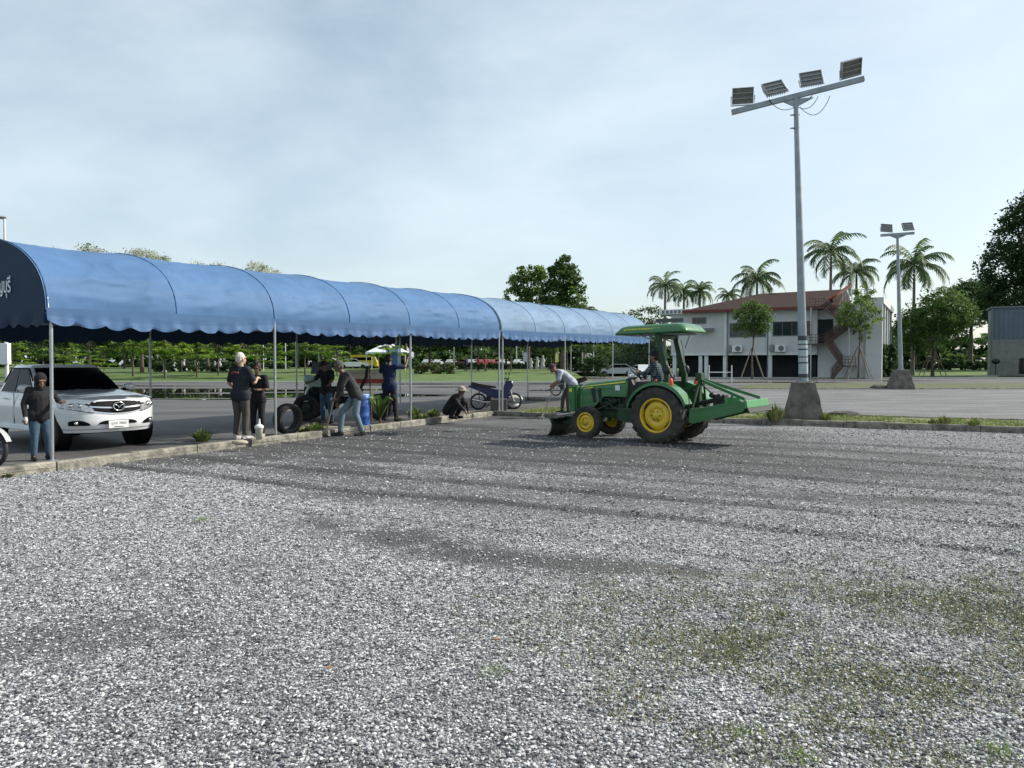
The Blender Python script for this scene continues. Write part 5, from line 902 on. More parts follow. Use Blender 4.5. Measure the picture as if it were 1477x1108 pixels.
# ================================================================ motorcycles
def bike(name, label, cat, loc, rz, col, wr=.28, group=None, scale=1):
    t = thing(name, label, cat, loc, rz, group); t.scale = (scale,)*3; WB = 1.24
    def whl(x):
        mb = MB(); mb.lathe([(wr-.045,-.02),(wr-.04,.02),(wr-.055,.015),(wr-.055,-.015),(wr-.045,-.02)],axis='y',n=28); mb.lathe([(0,-.05),(.05,-.05),(.05,.05),(0,.05)],axis='y',n=12)
        for q in range(12): a = q*math.pi/6; mb.tube([(.04*math.cos(a),.02*(-1)**q,.04*math.sin(a)),((wr-.05)*math.cos(a),0,(wr-.05)*math.sin(a))],.005,4)
        w = mb.build('wheel', SILV, t, loc=(x,0,wr)); mb = MB(); mb.tube([((wr-.025)*math.cos(a),0,(wr-.025)*math.sin(a)) for a in [2*math.pi*i/32 for i in range(32)]],.034,8,closed=True); mb.build('tyre', BLACK, w)
    whl(0); whl(WB)
    mb = MB(); mb.tube([(WB-.02,.07,wr),(WB-.16,.07,.72),(WB-.26,.03,1.0)],.024,8); mb.tube([(WB-.02,-.07,wr),(WB-.16,-.07,.72),(WB-.26,-.03,1.0)],.024,8); mb.build('fork', SILV, t)
    mb = MB(); mb.tube([(WB-.27,.34,1.04),(WB-.2,.16,1.06),(WB-.24,0,1.02),(WB-.2,-.16,1.06),(WB-.27,-.34,1.04)],.018,8); mb.build('handlebar', PLAS, t)
    for s in (1,-1): mb = MB(); mb.tube([(WB-.25,s*.2,1.05),(WB-.22,s*.26,1.2)],.008,5); mb.ell((WB-.22,s*.28,1.23),(.02,.06,.04)); mb.build('mirror', PLAS, t)
    mb = MB(); mb.prism([(WB-.3,1.0),(WB-.12,.98),(WB-.04,.82),(WB-.16,.62),(WB-.22,.35),(WB-.38,.30),(WB-.50,.42),(WB-.56,.62),(WB-.40,.72)],-.10,.10); mb.prism([(.95,.34),(.95,.62),(.2,.78),(-.28,.86),(-.30,.76),(.1,.6),(.45,.40)],-.11,.11); fr = mb.build('body', col, t, bevel=.03)
    mb = MB(); mb.ell((WB-.10,0,.90),(.07,.09,.08)); mb.build('headlight', HL, fr); mb = MB(); mb.prism([(.62,.74),(.58,.80),(.3,.84),(.08,.87),(-.22,.95),(-.27,.88),(-.1,.78),(.3,.74)],-.12,.12); mb.build('seat', SEATM, t, bevel=.03)
    mb = MB(); mb.box((.45,0,.36),(.32,.2,.24)); mb.lathe([(.0,-.14),(.10,-.14),(.10,.14),(0,.14)],c=(.42,0,.34),axis='y',n=14); mb.bar((.4,.09,.32),(0,.09,wr),.03,.05); mb.bar((.05,.14,.30),(.05,.12,.75),.03,.03); mb.build('engine', DARK, t, bevel=.01); mb = MB(); mb.tube([(.55,-.12,.28),(.2,-.15,.26),(-.25,-.16,.36)],[.02,.035,.045],8); mb.build('exhaust', CHR, t)
    mb = MB()
    for i in range(9): a, b_ = R(20+12*i), R(32+12*i); mb.add([((wr+.05)*math.cos(q)+WB,y,(wr+.05)*math.sin(q)+wr) for q in (a,b_) for y in (-.05,.05)],[(0,1,3,2)])
    mb.build('mudguard', col, t); mb = MB()
    for i in range(8): a, b_ = R(70+13*i), R(83+13*i); mb.add([((wr+.06)*math.cos(q),y,(wr+.06)*math.sin(q)+wr) for q in (a,b_) for y in (-.06,.06)],[(0,1,3,2)])
    mb.build('mudguard', col, t); mb = MB(); mb.ell((-.31,0,.80),(.04,.07,.04)); mb.build('tail_light', mat('red_glass',(.5,.03,.03),.2), t)
    mb = MB(); mb.tube([(.4,.1,.2),(.3,.28,.02)],.012,6); mb.build('kick_stand', PLAS, t); return t
BLU = mat('scooter_blue', (.010,.018,.09), .35, coat=.4); GRB = mat('scooter_black', (.02,.02,.022), .3, coat=.5)
bike('scooter','dark blue scooter parked behind the white sacks and twin tent posts','motorcycle',G(690,591,.06),R(12),BLU)
bike('motorcycle','dark motorcycle parked beyond the bent man with the rake','motorcycle',G(838,571,.06),R(172),GRB)
bike('bicycle_moped','moped wheel with pale rim entering the photo at the lower left','motorcycle',(-8.95,11.42,.06),R(-8),mat('moped_silver',(.35,.36,.37),.4),wr=.29,scale=1.0)

# ================================================================ farm work truck under the tent
ft = thing('work_cart','old cream and red work cart with mint green engine box under the tent','vehicle',(-6.05,21.4,.06),R(4)); MINT = mat('mint_green_paint',(.36,.50,.44),.5,var=.2); CREAM = mat('cream_paint',(.60,.55,.42),.5,var=.2,scale=3); RED = mat('red_stripe',(.40,.05,.04),.5); SLATE = mat('slate_grey_panel',(.09,.10,.10),.55)
mb = MB(); mb.box((.62,0,1.05),(.62,.5,.34)); mb.box((.38,-.26,1.15),(.22,.06,.2)); mb.ell((.36,-.22,1.13),(.13,.1,.13)); mb.build('engine_box',MINT,ft,bevel=.03); mb = MB(); mb.prism([(.40,1.28),(1.0,1.28),(.96,1.62),(.46,1.62)],-.06,.02); mb.build('back_panel',SLATE,ft,bevel=.02)
mb = MB(); rg = random.Random(4); mb.box((.75,.1,.68),(1.0,.6,.5)); mb.box((1.4,.1,.55),(.9,.5,.2))
for i in range(14): mb.tube([(.2+rg.random(),-.28,.35+rg.random()*.6),(.2+rg.random(),-.36,.35+rg.random()*.6)],.02+rg.random()*.03,6)
mb.lathe([(.0,-.38),(.26,-.38),(.28,-.30),(0,-.28)],c=(1.0,0,.55),axis='y',n=22); mb.build('engine',mat('oily_black',(.014,.016,.016),.5,.3,var=.6,scale=9),ft); mb = MB(); mb.box((.34,-.40,.58),(.40,.04,.12)); mb.tube([(.3,-.4,.6),(.36,-.42,.8),(.44,-.4,.95)],.035,6); mb.build('bumper',SILV,ft)
mb = MB(); mb.box((2.0,.1,1.12),(1.15,.7,.34)); mb.box((1.95,.1,1.33),(1.25,.76,.08)); cb = mb.build('cargo_box',CREAM,ft,bevel=.02); mb = MB(); mb.box((1.95,-.254,1.08),(1.02,.006,.12)); mb.build('stripe',RED,cb)
for (x, y) in ((.35,-.42),(.35,.5),(2.35,-.42),(2.35,.5)):
    mb = MB(); mb.lathe([(.19,-.06),(.19,.06),(.12,.03),(.05,.05),(0,.05)],axis='y',n=20); mb.lathe([(.12,-.055),(.05,-.07),(0,-.07)],axis='y',n=20); w = mb.build('wheel',CREAM if x > 1 else ENG,ft,loc=(x,y,.36)); tyre_mb(.36,.19,.18).build('tyre',BLACK,w)
mb = MB()
for i in range(10): a, b_ = R(10+16*i), R(26+16*i); mb.add([(.44*math.cos(q)+2.35,y,.44*math.sin(q)+.40) for q in (a,b_) for y in (-.54,-.30)],[(0,1,3,2)])
mb.build('wheel_arch',CREAM,ft); mb = MB(); mb.tube([(1.9,-.5,.5),(1.85,-.5,.9),(2.0,-.48,1.2),(2.02,-.45,1.5)],.045,8); mb.build('hose',BLACK,ft)
# far cars
def farcar(name, label, loc, rz, paint, kind='sedan', scale=1):
    t = thing(name, label, 'car' if kind != 'pickup' else 'pickup', loc, rz, 'cars parked beyond the lawn hedge' if kind == 'sedan' else None); t.scale = (scale,)*3
    o = [(-2.1,.35),(2.1,.35),(2.2,.6),(2.05,.82),(1.1,.95),(-1.9,.98),(-2.15,.75)]; mb = MB(); mb.prism(o,-.85,.85); mb.build('body',paint,t,bevel=.06)
    if kind == 'pickup': g = [(1.05,.95),(.35,1.5),(-.6,1.52),(-.75,.96)]
    else: g = [(1.15,.93),(.4,1.42),(-1.1,1.44),(-1.85,.97)]
    mb = MB(); mb.prism(g,-.72,.72); mb.build('cabin',paint,t,bevel=.05); mb = MB()
    gi = [(sum(p[0] for p in g)/4+(x-sum(p[0] for p in g)/4)*.86, 1.19+(z-1.19)*.72) for x,z in g]; mb.prism(gi,-.735,.735)
    q = .5; mb.add([(g[0][0]-.02+.03,-.62,g[0][1]+.03),(g[0][0]+.01,.62,g[0][1]+.03),(g[1][0]+.05,.58,g[1][1]-.03),(g[1][0]+.05,-.58,g[1][1]-.03)],[(0,1,2,3)]); mb.build('window',TINT,t)
    for x in (1.35,-1.35):
        for s in (1,-1): mb = MB(); mb.lathe([(0,.1),(.2,.1),(.33,.1),(.33,-.1),(.2,-.1),(0,-.1)],axis='y',n=18); mb.build('wheel',BLACK,t,loc=(x,s*.78,.33))
    return t
OW = mat('off_white_car',(.42,.43,.43),.4); SILVP = mat('silver_car_paint',(.50,.52,.54),.3,coat=.5); REDP = mat('red_car_paint',(.25,.03,.03),.3,coat=.5)
def fc(px, d, rz, paint, lab, kind='sedan', name='parked_car', scale=1, dz=0): p = onlawn(px, d); p.z += dz; return farcar(name, lab, p, R(rz), paint, kind, scale)
fc(889,95,172,SILVP,'silver hatchback parked beyond the clipped dark bush',scale=1.1)
t = farcar('pickup_truck','small far white pickup seen from behind, past the tractor bonnet',at(927,78,.08),R(100),PW,'pickup'); mb = MB(); mb.box((-2.17,0,.72),(.06,1.5,.45)); mb.build('tailgate',WHITE,t); 
for i,(px,rz,pt,lab) in enumerate(((618,20,PW,'white parked car farthest left beyond the hedge'),(632,30,PW,'white parked car second from left beyond the hedge'),(652,15,PW,'white parked car behind the squatting worker'),(668,95,REDP,'red parked car nearest the dark blue banner'),(682,20,PW,'white parked car between the two red ones'),(697,10,REDP,'red parked car behind the multi stemmed tree'),(714,5,REDP,'red parked car left of the twin tent posts'),(706,60,PW,'white parked car partly behind a red one'),(727,12,PW,'white parked car right of the twin tent posts'),(748,20,SILVP,'silver parked car near the white and blue banner'))): fc(px,(150 if i != 7 else 156),rz+55,pt if pt != PW else OW,lab,dz=.42,scale=.85)
fc(510,108,8,PW,'white parked car left of the yellow van'); YV = mat('yellow_van_paint',(.55,.42,.02),.4,coat=.3); t = thing('van','yellow van roof showing above the lawn behind the work cart','van',onlawn(526,118)); t.scale = (.85,.85,.85); mb = MB(); mb.prism([(-2.4,.4),(2.4,.4),(2.4,1.2),(1.9,2.2),(1.2,2.5),(-2.2,2.5),(-2.4,2.2)],-.9,.9); mb.build('body',YV,t,bevel=.08); mb = MB(); mb.prism([(-1.9,1.5),(1.7,1.5),(1.5,2.05),(-1.9,2.05)],-.91,.91); mb.build('window',TINT,t)
for x in (1.5,-1.5):
    for s in (1,-1): mb = MB(); mb.lathe([(0,.1),(.36,.1),(.36,-.1),(0,-.1)],axis='y',n=18); mb.build('wheel',BLACK,t,loc=(x,s*.8,.36))
# ================================================================ things on the ground
def kz(px, py, z=.06): return G(px, py, z)
t = tag(tyre_mb(.34,.235,.24,26,.006,48).build('tyre', BLACK, None, loc=kz(413,628)+Vector((0,.1,.35))),'loose black tyre standing on edge right of the tent post','tyre'); t.rotation_euler = (R(5),0,R(58))
BB = mat('barrel_blue',(.03,.10,.34),.45,var=.25)
t = thing('barrel','bright blue plastic barrel behind the man with the hoe','barrel',kz(521,616)+Vector((0,.2,0))); t.scale = (.78,.78,.92); mb = MB(); mb.lathe([(0,0),(.20,0),(.22,.05),(.22,.25),(.235,.28),(.22,.31),(.22,.52),(.235,.55),(.22,.58),(.22,.78),(.2,.84),(.0,.85)],n=24); mb.build('drum',BB,t); mb = MB(); mb.lathe([(.205,.84),(.205,.87),(.0,.875)],n=20); mb.build('lid',SKYB,t)
CUP = mat('clear_cup',(.50,.50,.42),.4,var=.2); t = thing('drink_cup','tall pale drink cup left on the kerb by the tent post','cup',kz(373,634,.14)); mb = MB(); mb.lathe([(0,0),(.055,0),(.075,.2),(.08,.21)],n=16); mb.build('cup',CUP,t); mb = MB(); mb.ell((0,0,.24),(.09,.08,.06)); mb.tube([(0,0,.26),(.01,0,.40)],[.035,.012],8); mb.build('bag_top',WHITE,t)
SACK = mat('white_sack',(.50,.49,.46),.85,var=.15,bump=.5)
for i,(px,py,z,lab) in enumerate(((733,589,.06,'lower white sack beside the scooter front wheel'),(737,589,.30,'upper white sack stacked beside the scooter front wheel'))):
    mb = MB(); mb.ell((0,0,.11),(.42,.24,.13),n=18,m=10); o = mb.build('sack',SACK,None,loc=G(px,589,.06)+Vector((0,-.3,z-.06)))
    for v in o.data.vertices: v.co.x = math.copysign(abs(v.co.x/.42)**.75*.42, v.co.x); v.co.z = max(v.co.z, .01)
    tag(o,lab,'sack','white sacks by the scooter')
mb = MB(); mb.box((0,0,.2),(.55,.4,.4)); tag(mb.build('crate',mat('grey_crate',(.10,.10,.09),.8),None,loc=G(722,592,.06)+Vector((-.05,-.35,0)),bevel=.02),'dark grey crate left of the white sacks','crate')
PL = mat('pale_board',(.62,.56,.38),.8); mb = MB(); mb.box((0,0,.03),(.62,.11,.05)); o = tag(mb.build('board',PL,None,loc=kz(486,619,.1),bevel=.006),'short pale wooden board lying beside the kerb','board'); o.rotation_euler = (0,0,R(12))
mb = MB(); mb.ell((0,0,.02),(.16,.10,.05),n=9,m=6); tag(mb.build('rag',mat('pale_rag',(.40,.36,.27),.9,bump=.8),None,loc=kz(345,640,.15)),'crumpled pale rag on the kerb by the white haired man','rag')
mb = MB(); mb.box((0,0,.06),(.9,.35,.12)); tag(mb.build('kerb_block',KM,None,loc=G(772,577,.07),bevel=.02),'dark low concrete block left of the distant motorcycle','block')
mb = MB()
for x in (0,1.9): mb.tube([(x,0,0),(x,0,.75)],.03,6)
mb.tube([(0,0,.7),(1.9,0,.7)],.03,6); mb.tube([(0,0,.4),(1.9,0,.4)],.025,6); tag(mb.build('rail_stand',STEEL,None,loc=G(762,577,.06)),'low pipe rail stand behind the scooter','rail')
# greenery on the kerb side
WG = [LG[0],DG[2],STRAW[1]]
for i,a in enumerate(((G(291,637,.06),.30,.42,170,'leafy green weed clump between pickup and white haired man',WG,.02),(G(598,606,.06),.32,.62,190,'tall weed clump at the third front tent post',[LG[1],LG[2],STRAW[1]],.022),(G(626,604,.06),.3,.5,160,'weed clump left of the squatting worker',[LG[1],LG[0],STRAW[1]],.02),(G(455,622,.06),.4,.35,160,'low weeds behind the pale board',WG,.018),(G(440,626,.06),.3,.28,110,'low weeds right of the loose tyre',WG,.018),(G(612,607,.06),.25,.35,110,'low weeds between two taller clumps by the kerb',WG,.018),
    (G(12,688,0)+Vector((0,-.05,0)),.16,.10,90,'low green tuft against the kerb at the left edge',WG,.012),(G(575,609,.1),.2,.2,60,'small tuft on the kerb before the third tent post',WG,.014),(G(1118,607,.12),.42,.75,260,'tall dry grass clump left of the big mast base',STRAW,.012),(G(1192,607,.12),.3,.42,130,'dry grass clump right of the big mast base',STRAW,.012),(G(1362,613,.12),.32,.42,110,'dry grass clump on the median right of centre',STRAW,.012),(G(1405,615,.12),.3,.36,110,'dry grass clump on the median nearest the right edge',STRAW,.012),(G(1345,612,.12),.22,.26,70,'small dry tuft on the median left of a larger clump',STRAW,.012))): weed(a[0],a[1],a[2],a[3],a[4],200+i,a[5],wide=a[6])
pt = thing('bush_plant','broad leaved plant with arching leaves before the blue barrel','plant',kz(548,614)); mb = MB(); rg = random.Random(9)
for i in range(16):
    a = i*2.4; l_ = rg.uniform(.35,.65); pts = [(math.cos(a)*l_*q, math.sin(a)*l_*q*.7, .15+.65*math.sin(q*2.0)*rg.uniform(.8,1)) for q in (0,.35,.7,1)]; w_ = (.02,.05,.04,.004); s_ = (-math.sin(a),math.cos(a),0); vs = []
    for p, w in zip(pts, w_): vs += [(p[0]-s_[0]*w,p[1]-s_[1]*w,p[2]),(p[0]+s_[0]*w,p[1]+s_[1]*w,p[2])]
    mb.add(vs,[(0,1,3,2),(2,3,5,4),(4,5,7,6)],i%2)
mb.build('foliage',[LG[0],DG[2]],pt); mb = MB(); mb.tube([(0,0,-.05),(0,0,.25)],.03,6); mb.build('stem',BARK,pt)
# short growth on the median, dry tufts in the gravel, lawn edge: uncountable
def scatter_grass(name, lab, pts, hmin, hmax, mats, w=.012, seed=1, k=7, spread=.06):
    rg = np.random.default_rng(seed); pts = np.repeat(np.array(pts), k, 0); n = len(pts); p = pts + np.c_[rg.normal(0,spread,(n,2)), np.zeros(n)]; a = rg.uniform(0,6.28,n); h = rg.uniform(hmin,hmax,n); dx, dy = np.cos(a), np.sin(a)
    b1 = p+np.c_[-dy*w,dx*w,0*a]*.5; b2 = p-np.c_[-dy*w,dx*w,0*a]*.5; tp = p+np.c_[dx*h*rg.uniform(.3,1.3,n),dy*h*rg.uniform(.3,1.3,n),h]; v = np.stack([b1,b2,tp],1).reshape(-1,3)
    o = npmesh(name, v, np.arange(n*3).reshape(n,3), mats, rg.integers(0,len(mats),n)); return tag(o, lab, 'grass', kind='stuff')
rg = np.random.default_rng(5); P = []
for _ in range(9000):
    q = KC+RD*rg.uniform(.6,26)+RN*(.2+2.6*rg.random()); P.append((q.x,q.y,.115))
P = [p for p in P if fbm(np.array([p[0]]),np.array([p[1]]),.9,12)[0] > .46]; scatter_grass('median_grass','patchy short green and dry grass on the median',P,.03,.09,[STRAW[0],STRAW[1],LG[1],LG[2]],.014,2,5,.05)
x = rg.uniform(-1.5,8,60000); y = rg.uniform(2.6,10.5,60000); h_, s_, d_ = gfields(x, y); kp = rg.random(60000) < (d_*1.2-.10)*.26; P = np.c_[x[kp],y[kp],h_[kp]]; print('tufts', len(P))
DRYG = [mat('tuft_dry',(.24,.22,.10),.9),mat('tuft_olive',(.13,.14,.06),.9),mat('tuft_green',(.10,.13,.035),.9)]
scatter_grass('dry_tufts','sparse dry grass growing through the gravel',P,.015,.05,DRYG,.005,3,16,.05)
P = [(-3.15,7.75,.01),(-.1,3.9,.01),(1.0,3.25,.01),(1.15,3.05,.01),(2.0,3.1,.01)]; scatter_grass('green_tufts','tiny green shoots in the gravel',P,.02,.045,[LG[2],LG[1]],.007,4,40,.045)
mb = MB(); mb.prism([(-.018,-.01),(.0,-.014),(.02,-.005),(.01,.011),(-.01,.01)],0,.004,axis='z'); tag(mb.build('dead_leaf',mat('orange_leaf',(.28,.15,.07),.8),None,loc=(G(717,925,.04))),'small orange dead leaf on the gravel left of centre','leaf')
mb = MB(); mb.prism([(-.015,-.01),(.0,-.013),(.018,-.005),(.01,.01),(-.01,.01)],0,.004,axis='z'); tag(mb.build('dead_leaf',MC['orange_leaf'],None,loc=(G(472,967,.04))),'small reddish dead leaf on the gravel, lower of two','leaf')
# ================================================================ people
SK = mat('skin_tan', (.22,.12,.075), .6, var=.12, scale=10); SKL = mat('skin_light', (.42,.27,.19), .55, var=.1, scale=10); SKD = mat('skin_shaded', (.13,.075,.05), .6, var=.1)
def fab(n, c, v=.25): return mat(n, c, .9, var=v, scale=7, bump=.5, bscale=22)
STAND = dict(pel=(0,0,.94), che=(0,.0,1.24), nek=(0,.0,1.46), hed=(0,.02,1.61), shl=(-.18,0,1.40), shr=(.18,0,1.40), ell=(-.24,-.03,1.13), elr=(.24,-.03,1.13), wrl=(-.25,.06,.88), wrr=(.25,.06,.88), hil=(-.09,0,.90), hir=(.09,0,.90), knl=(-.10,.03,.49), knr=(.10,.03,.49), anl=(-.11,-.01,.09), anr=(.11,-.01,.09), tol=(-.13,.17,.035), tor=(.13,.17,.035))
def V3(j, k): return Vector(j[k])
def hand(mb, w, e, grip=.5, sd=1):
    d = (w-e).normalized(); s = d.cross(Vector((0,0,1)) if abs(d.z) < .9 else Vector((0,1,0))).normalized()*sd; nrm = d.cross(s); c = w+d*.045; mb.cap(w, c, .026, .034); mb.cap(c-s*.018, c+d*.03-s*.018, .022, .02); mb.cap(c+s*.018, c+d*.03+s*.018, .022, .02)
    for i, (o, l) in enumerate(((-.032,.055),(-.011,.065),(.011,.06),(.031,.048))):
        a = c+d*.035+s*o; b = a+(d*math.cos(grip*.9)+nrm*math.sin(grip*.9))*l*.55; e_ = b+(d*math.cos(grip*2.2)+nrm*math.sin(grip*2.2))*l*.55; mb.cap(a, b, .0105, .0095, 8); mb.cap(b, e_, .0095, .008, 8)
    a = c-d*.01+s*.03; b = a+(s*.7+d*.6+nrm*.4)*.035; mb.cap(a, b, .013, .011, 8); mb.cap(b, b+(d+nrm*.5)*.028, .011, .009, 8)
def person(label, loc, face, J, skin, shirt, pants, shoe, hair=None, cap=None, sleeve='short', sc_=1, look=0, nod=0, hairless=False, extras=None, grip=.5, bulk=1.0):
    j = dict(STAND); j.update(J); t = thing('person', label, 'person', loc, face); t.scale = (sc_,)*3; g = lambda k: V3(j, k)
    hq = Euler((R(-nod),0,R(look))).to_matrix(); hc = g('hed'); up = (g('nek')-g('pel')).normalized(); sx = (g('shr')-g('shl')); sx = sx.normalized(); fw = up.cross(sx)*-1
    tq = Matrix((sx, sx.cross(up)*-1, up)).transposed() if True else None
    def H_(p): return hc+hq@Vector(p)
    mb = MB(); B = bulk
    mb.ell(hc+hq@Vector((0,-.01,.025)),(.075,.095,.10),q=hq); mb.ell(H_((0,.02,-.035)),(.058,.07,.075),q=hq); mb.ell(H_((0,.075,-.085)),(.025,.022,.022)); mb.cap(H_((0,.088,.0)),H_((0,.105,-.028)),.011,.016); mb.cap(H_((-.045,.075,.03)),H_((.045,.075,.03)),.018,.018); mb.ell(H_((0,.083,-.06)),(.026,.013,.011))
    for s in (-1,1): mb.ell(H_((s*.078,-.005,-.01)),(.012,.02,.032))
    mb.cap(g('nek')-up*.04, hc+Vector((0,0,-.05)), .056, .052); mb.ell(g('che'),(.155*B,.105*B,.20),q=tq); mb.ell(g('pel'),(.145*B,.105*B,.12),q=tq); mb.cap(g('pel'),g('che'),.12,.13)
    for s in 'lr':
        mb.cap(g('nek')-up*.06, g('sh'+s), .06, .062); mb.cap(g('che')+up*.08,g('sh'+s),.10,.06); mb.cap(g('sh'+s),g('el'+s),.052,.040); mb.cap(g('el'+s),g('wr'+s),.040,.027); hand(mb, g('wr'+s), g('el'+s), grip, -1 if s == 'l' else 1)
        mb.cap(g('hi'+s),g('kn'+s),.085,.056); mb.cap(g('kn'+s),g('an'+s),.054,.036); mb.cap(g('an'+s),g('an'+s).lerp(g('to'+s),.45),.034,.022)
    remesh(mb, 'body', skin, t, .0095, 3)
    for s in (-1,1): mb = MB(); mb.ell(H_((s*.03,.088,.008)),(.011,.007,.008)); mb.build('eye', INK, t)
    mb = MB(); o = .018; mb.ell(g('che'),(.165*B+o,.112*B+o,.22),q=tq); mb.cap(g('pel')-up*.04,g('che'),.145*B,.14*B); mb.cap(g('hil')+up*.02,g('hir')+up*.02,.118*B,.118*B); mb.cap(g('hil')-up*.035,g('hir')-up*.035,.115*B,.115*B); mb.cap(g('nek')-up*.055,g('nek')-up*.035,.075,.066)
    for s in 'lr':
        mb.cap(g('nek')-up*.07,g('sh'+s),.07,.074); mb.cap(g('che')+up*.08,g('sh'+s),.11,.072)
        if sleeve == 'short': mb.cap(g('sh'+s), g('sh'+s).lerp(g('el'+s),.78),.072,.064)
        else: mb.cap(g('sh'+s),g('el'+s),.070,.056); mb.cap(g('el'+s),g('el'+s).lerp(g('wr'+s),.93),.056,.042)
    sh = remesh(mb, 'shirt', shirt, t, .014, 3)
    mb = MB()
    mb.ell(g('pel')-up*.05,(.155*B,.12*B,.115),q=tq)
    for s in 'lr': mb.cap(g('hi'+s),g('kn'+s),.103*B,.072); mb.cap(g('kn'+s),g('kn'+s).lerp(g('an'+s),.90),.072,.060)
    remesh(mb, 'trousers', pants, t, .014, 3)
    for s in 'lr': mb = MB(); a, b = g('an'+s), g('to'+s); d = (b-a); d.z = 0; d = d.normalized() if d.length > .01 else Vector((0,1,0)); q0 = a-Vector((0,0,.04)); mb.cap(q0-d*.04,q0+d*.16-Vector((0,0,.010)),.048,.040); mb.cap(a-d*.01+Vector((0,0,.02)),q0+d*.03,.048,.050); remesh(mb,'shoe',shoe,t,.010,2)
    if hair:
        mb = MB(); mb.ell(H_((0,-.022,.040)),(.085,.098,.098),q=hq); mb.ell(H_((0,-.05,-.01)),(.078,.062,.075),q=hq); o_ = remesh(mb,'hair',hair,t,.010,2)
        for v in o_.data.vertices: v.co += Vector((rng.normal(0,.0018),rng.normal(0,.0018),rng.normal(0,.0022)))
    if cap:
        mb = MB(); mb.ell(H_((0,-.015,.055)),(.090,.104,.085),q=hq); mb.M = Matrix.Translation(H_((0,.10,.055))) @ hq.to_4x4(); mb.ell((0,0,0),(.075,.085,.012)); cp = mb.build('cap', cap, t)
    if extras: extras(t, g, H_)
    return t, g
def tool(name, label, cat, a, b, r, head, m1, m2):
    a = Vector(a); b = Vector(b); t = thing(name, label, cat, a, 0); mb = MB(); mb.tube([(0,0,0), b-a], r, 8); mb.build('handle', m1, t); mb = MB(); head(mb, b-a, (b-a).normalized()); mb.build('head', m2, t); return t
def fz(fx, fy): return math.atan2(-fx, fy)
NAVYF = fab('navy_cotton',(.012,.015,.026)); BLKF = fab('black_cotton',(.008,.008,.010)); GRYF = fab('charcoal_jacket',(.028,.027,.030)); JEAN = fab('blue_denim',(.045,.085,.13)); JEANL = fab('faded_denim',(.12,.17,.20)); BRN = fab('grey_brown_cotton',(.060,.052,.046)); BLUF = fab('royal_blue_cotton',(.007,.014,.058)); GREYF = fab('pale_grey_cotton',(.30,.33,.38)); SHO = fab('black_shoe',(.012,.012,.013)); SHOL = fab('pale_shoe',(.38,.37,.35)); HAIRW = mat('white_hair',(.55,.54,.50),.9,var=.2,scale=60,bump=.6); HAIRB = mat('black_hair',(.010,.009,.008),.6,bump=.6); HAIRG = mat('greying_hair',(.09,.085,.08),.9,var=.4,scale=50,bump=.6); KHK = fab('khaki_hat',(.34,.30,.23)); DKCAP = fab('dark_cap',(.02,.018,.02)); WGLV = fab('white_glove',(.5,.5,.48))
WOOD = mat('tool_wood',(.30,.24,.16),.7,var=.2)
# 1 hooded worker beside the first post
def hood(t, g, H_):
    mb = MB(); mb.ell(H_((0,-.03,.03)),(.115,.125,.135)); mb.cap(H_((0,-.05,-.08)),g('nek'),.10,.10); h = remesh(mb,'hood',BLKF,t,.012,3)
    c = MB(); c.ell(H_((0,.14,-.0)),(.075,.10,.085)); cut(h, c); 
    mb = MB(); w, e = g('wrr'), g('elr'); d = (w-e).normalized(); mb.cap(w-d*.03, w+d*.05,.036,.04); mb.cap(w+d*.05,w+d*.11,.03,.016); remesh(mb,'glove',WGLV,t,.009,2)
person('hooded worker in black jacket and jeans holding the first tent post',(-7.60,12.25,.06),fz(.75,-.65),dict(nek=(0,.05,1.44),hed=(0,.10,1.58),ell=(-.27,.16,1.20),wrl=(-.24,.40,1.16),elr=(.27,-.02,1.13),wrr=(.27,.08,.86),knl=(-.12,.06,.5),anl=(-.16,-.02,.09),tol=(-.19,.15,.035)),SK,BLKF,JEAN,SHO,sleeve='long',sc_=.81,nod=18,extras=hood,bulk=1.3)
# 2 white haired man
def tee_print(t, g, H_):
    mb = MB()
    for k in range(5): mb.box((-.07+.035*k,-.155-.004*(k%2),1.34+.006*(k%3)),(.022,.03,.03))
    mb.build('shirt_print',mat('dull_red_print',(.20,.035,.03),.8),t)
person('white haired man in navy t-shirt and grey trousers seen from behind',(-5.36,15.05,.1),fz(.35,.94),dict(elr=(.29,.06,1.15),wrr=(.16,.30,1.22),ell=(-.28,.0,1.14),wrl=(-.22,.18,.98),tor=(.18,.17,.035)),SKL,NAVYF,BRN,SHOL,hair=HAIRW,sc_=1.0,look=-18,extras=tee_print,bulk=1.1)
# 3 the man facing him
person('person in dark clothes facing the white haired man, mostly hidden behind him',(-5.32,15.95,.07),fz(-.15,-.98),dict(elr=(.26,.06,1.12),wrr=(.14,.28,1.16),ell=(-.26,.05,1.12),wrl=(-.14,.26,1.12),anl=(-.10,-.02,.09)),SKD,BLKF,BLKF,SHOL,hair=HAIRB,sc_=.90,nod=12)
# 4 capped man by the engine
person('man in black shirt and dark cap, hands out over the green engine box',(-4.85,19.9,.07),fz(-.35,-.94),dict(nek=(0,.05,1.44),hed=(0,.10,1.58),ell=(-.28,.12,1.18),wrl=(-.30,.30,1.08),elr=(.30,.10,1.18),wrr=(.40,.26,1.12),knl=(-.14,.05,.49),anl=(-.18,0,.09),tol=(-.22,.16,.035)),SKD,BLKF,JEAN,SHO,cap=DKCAP,sc_=.95,sleeve='short',nod=20)
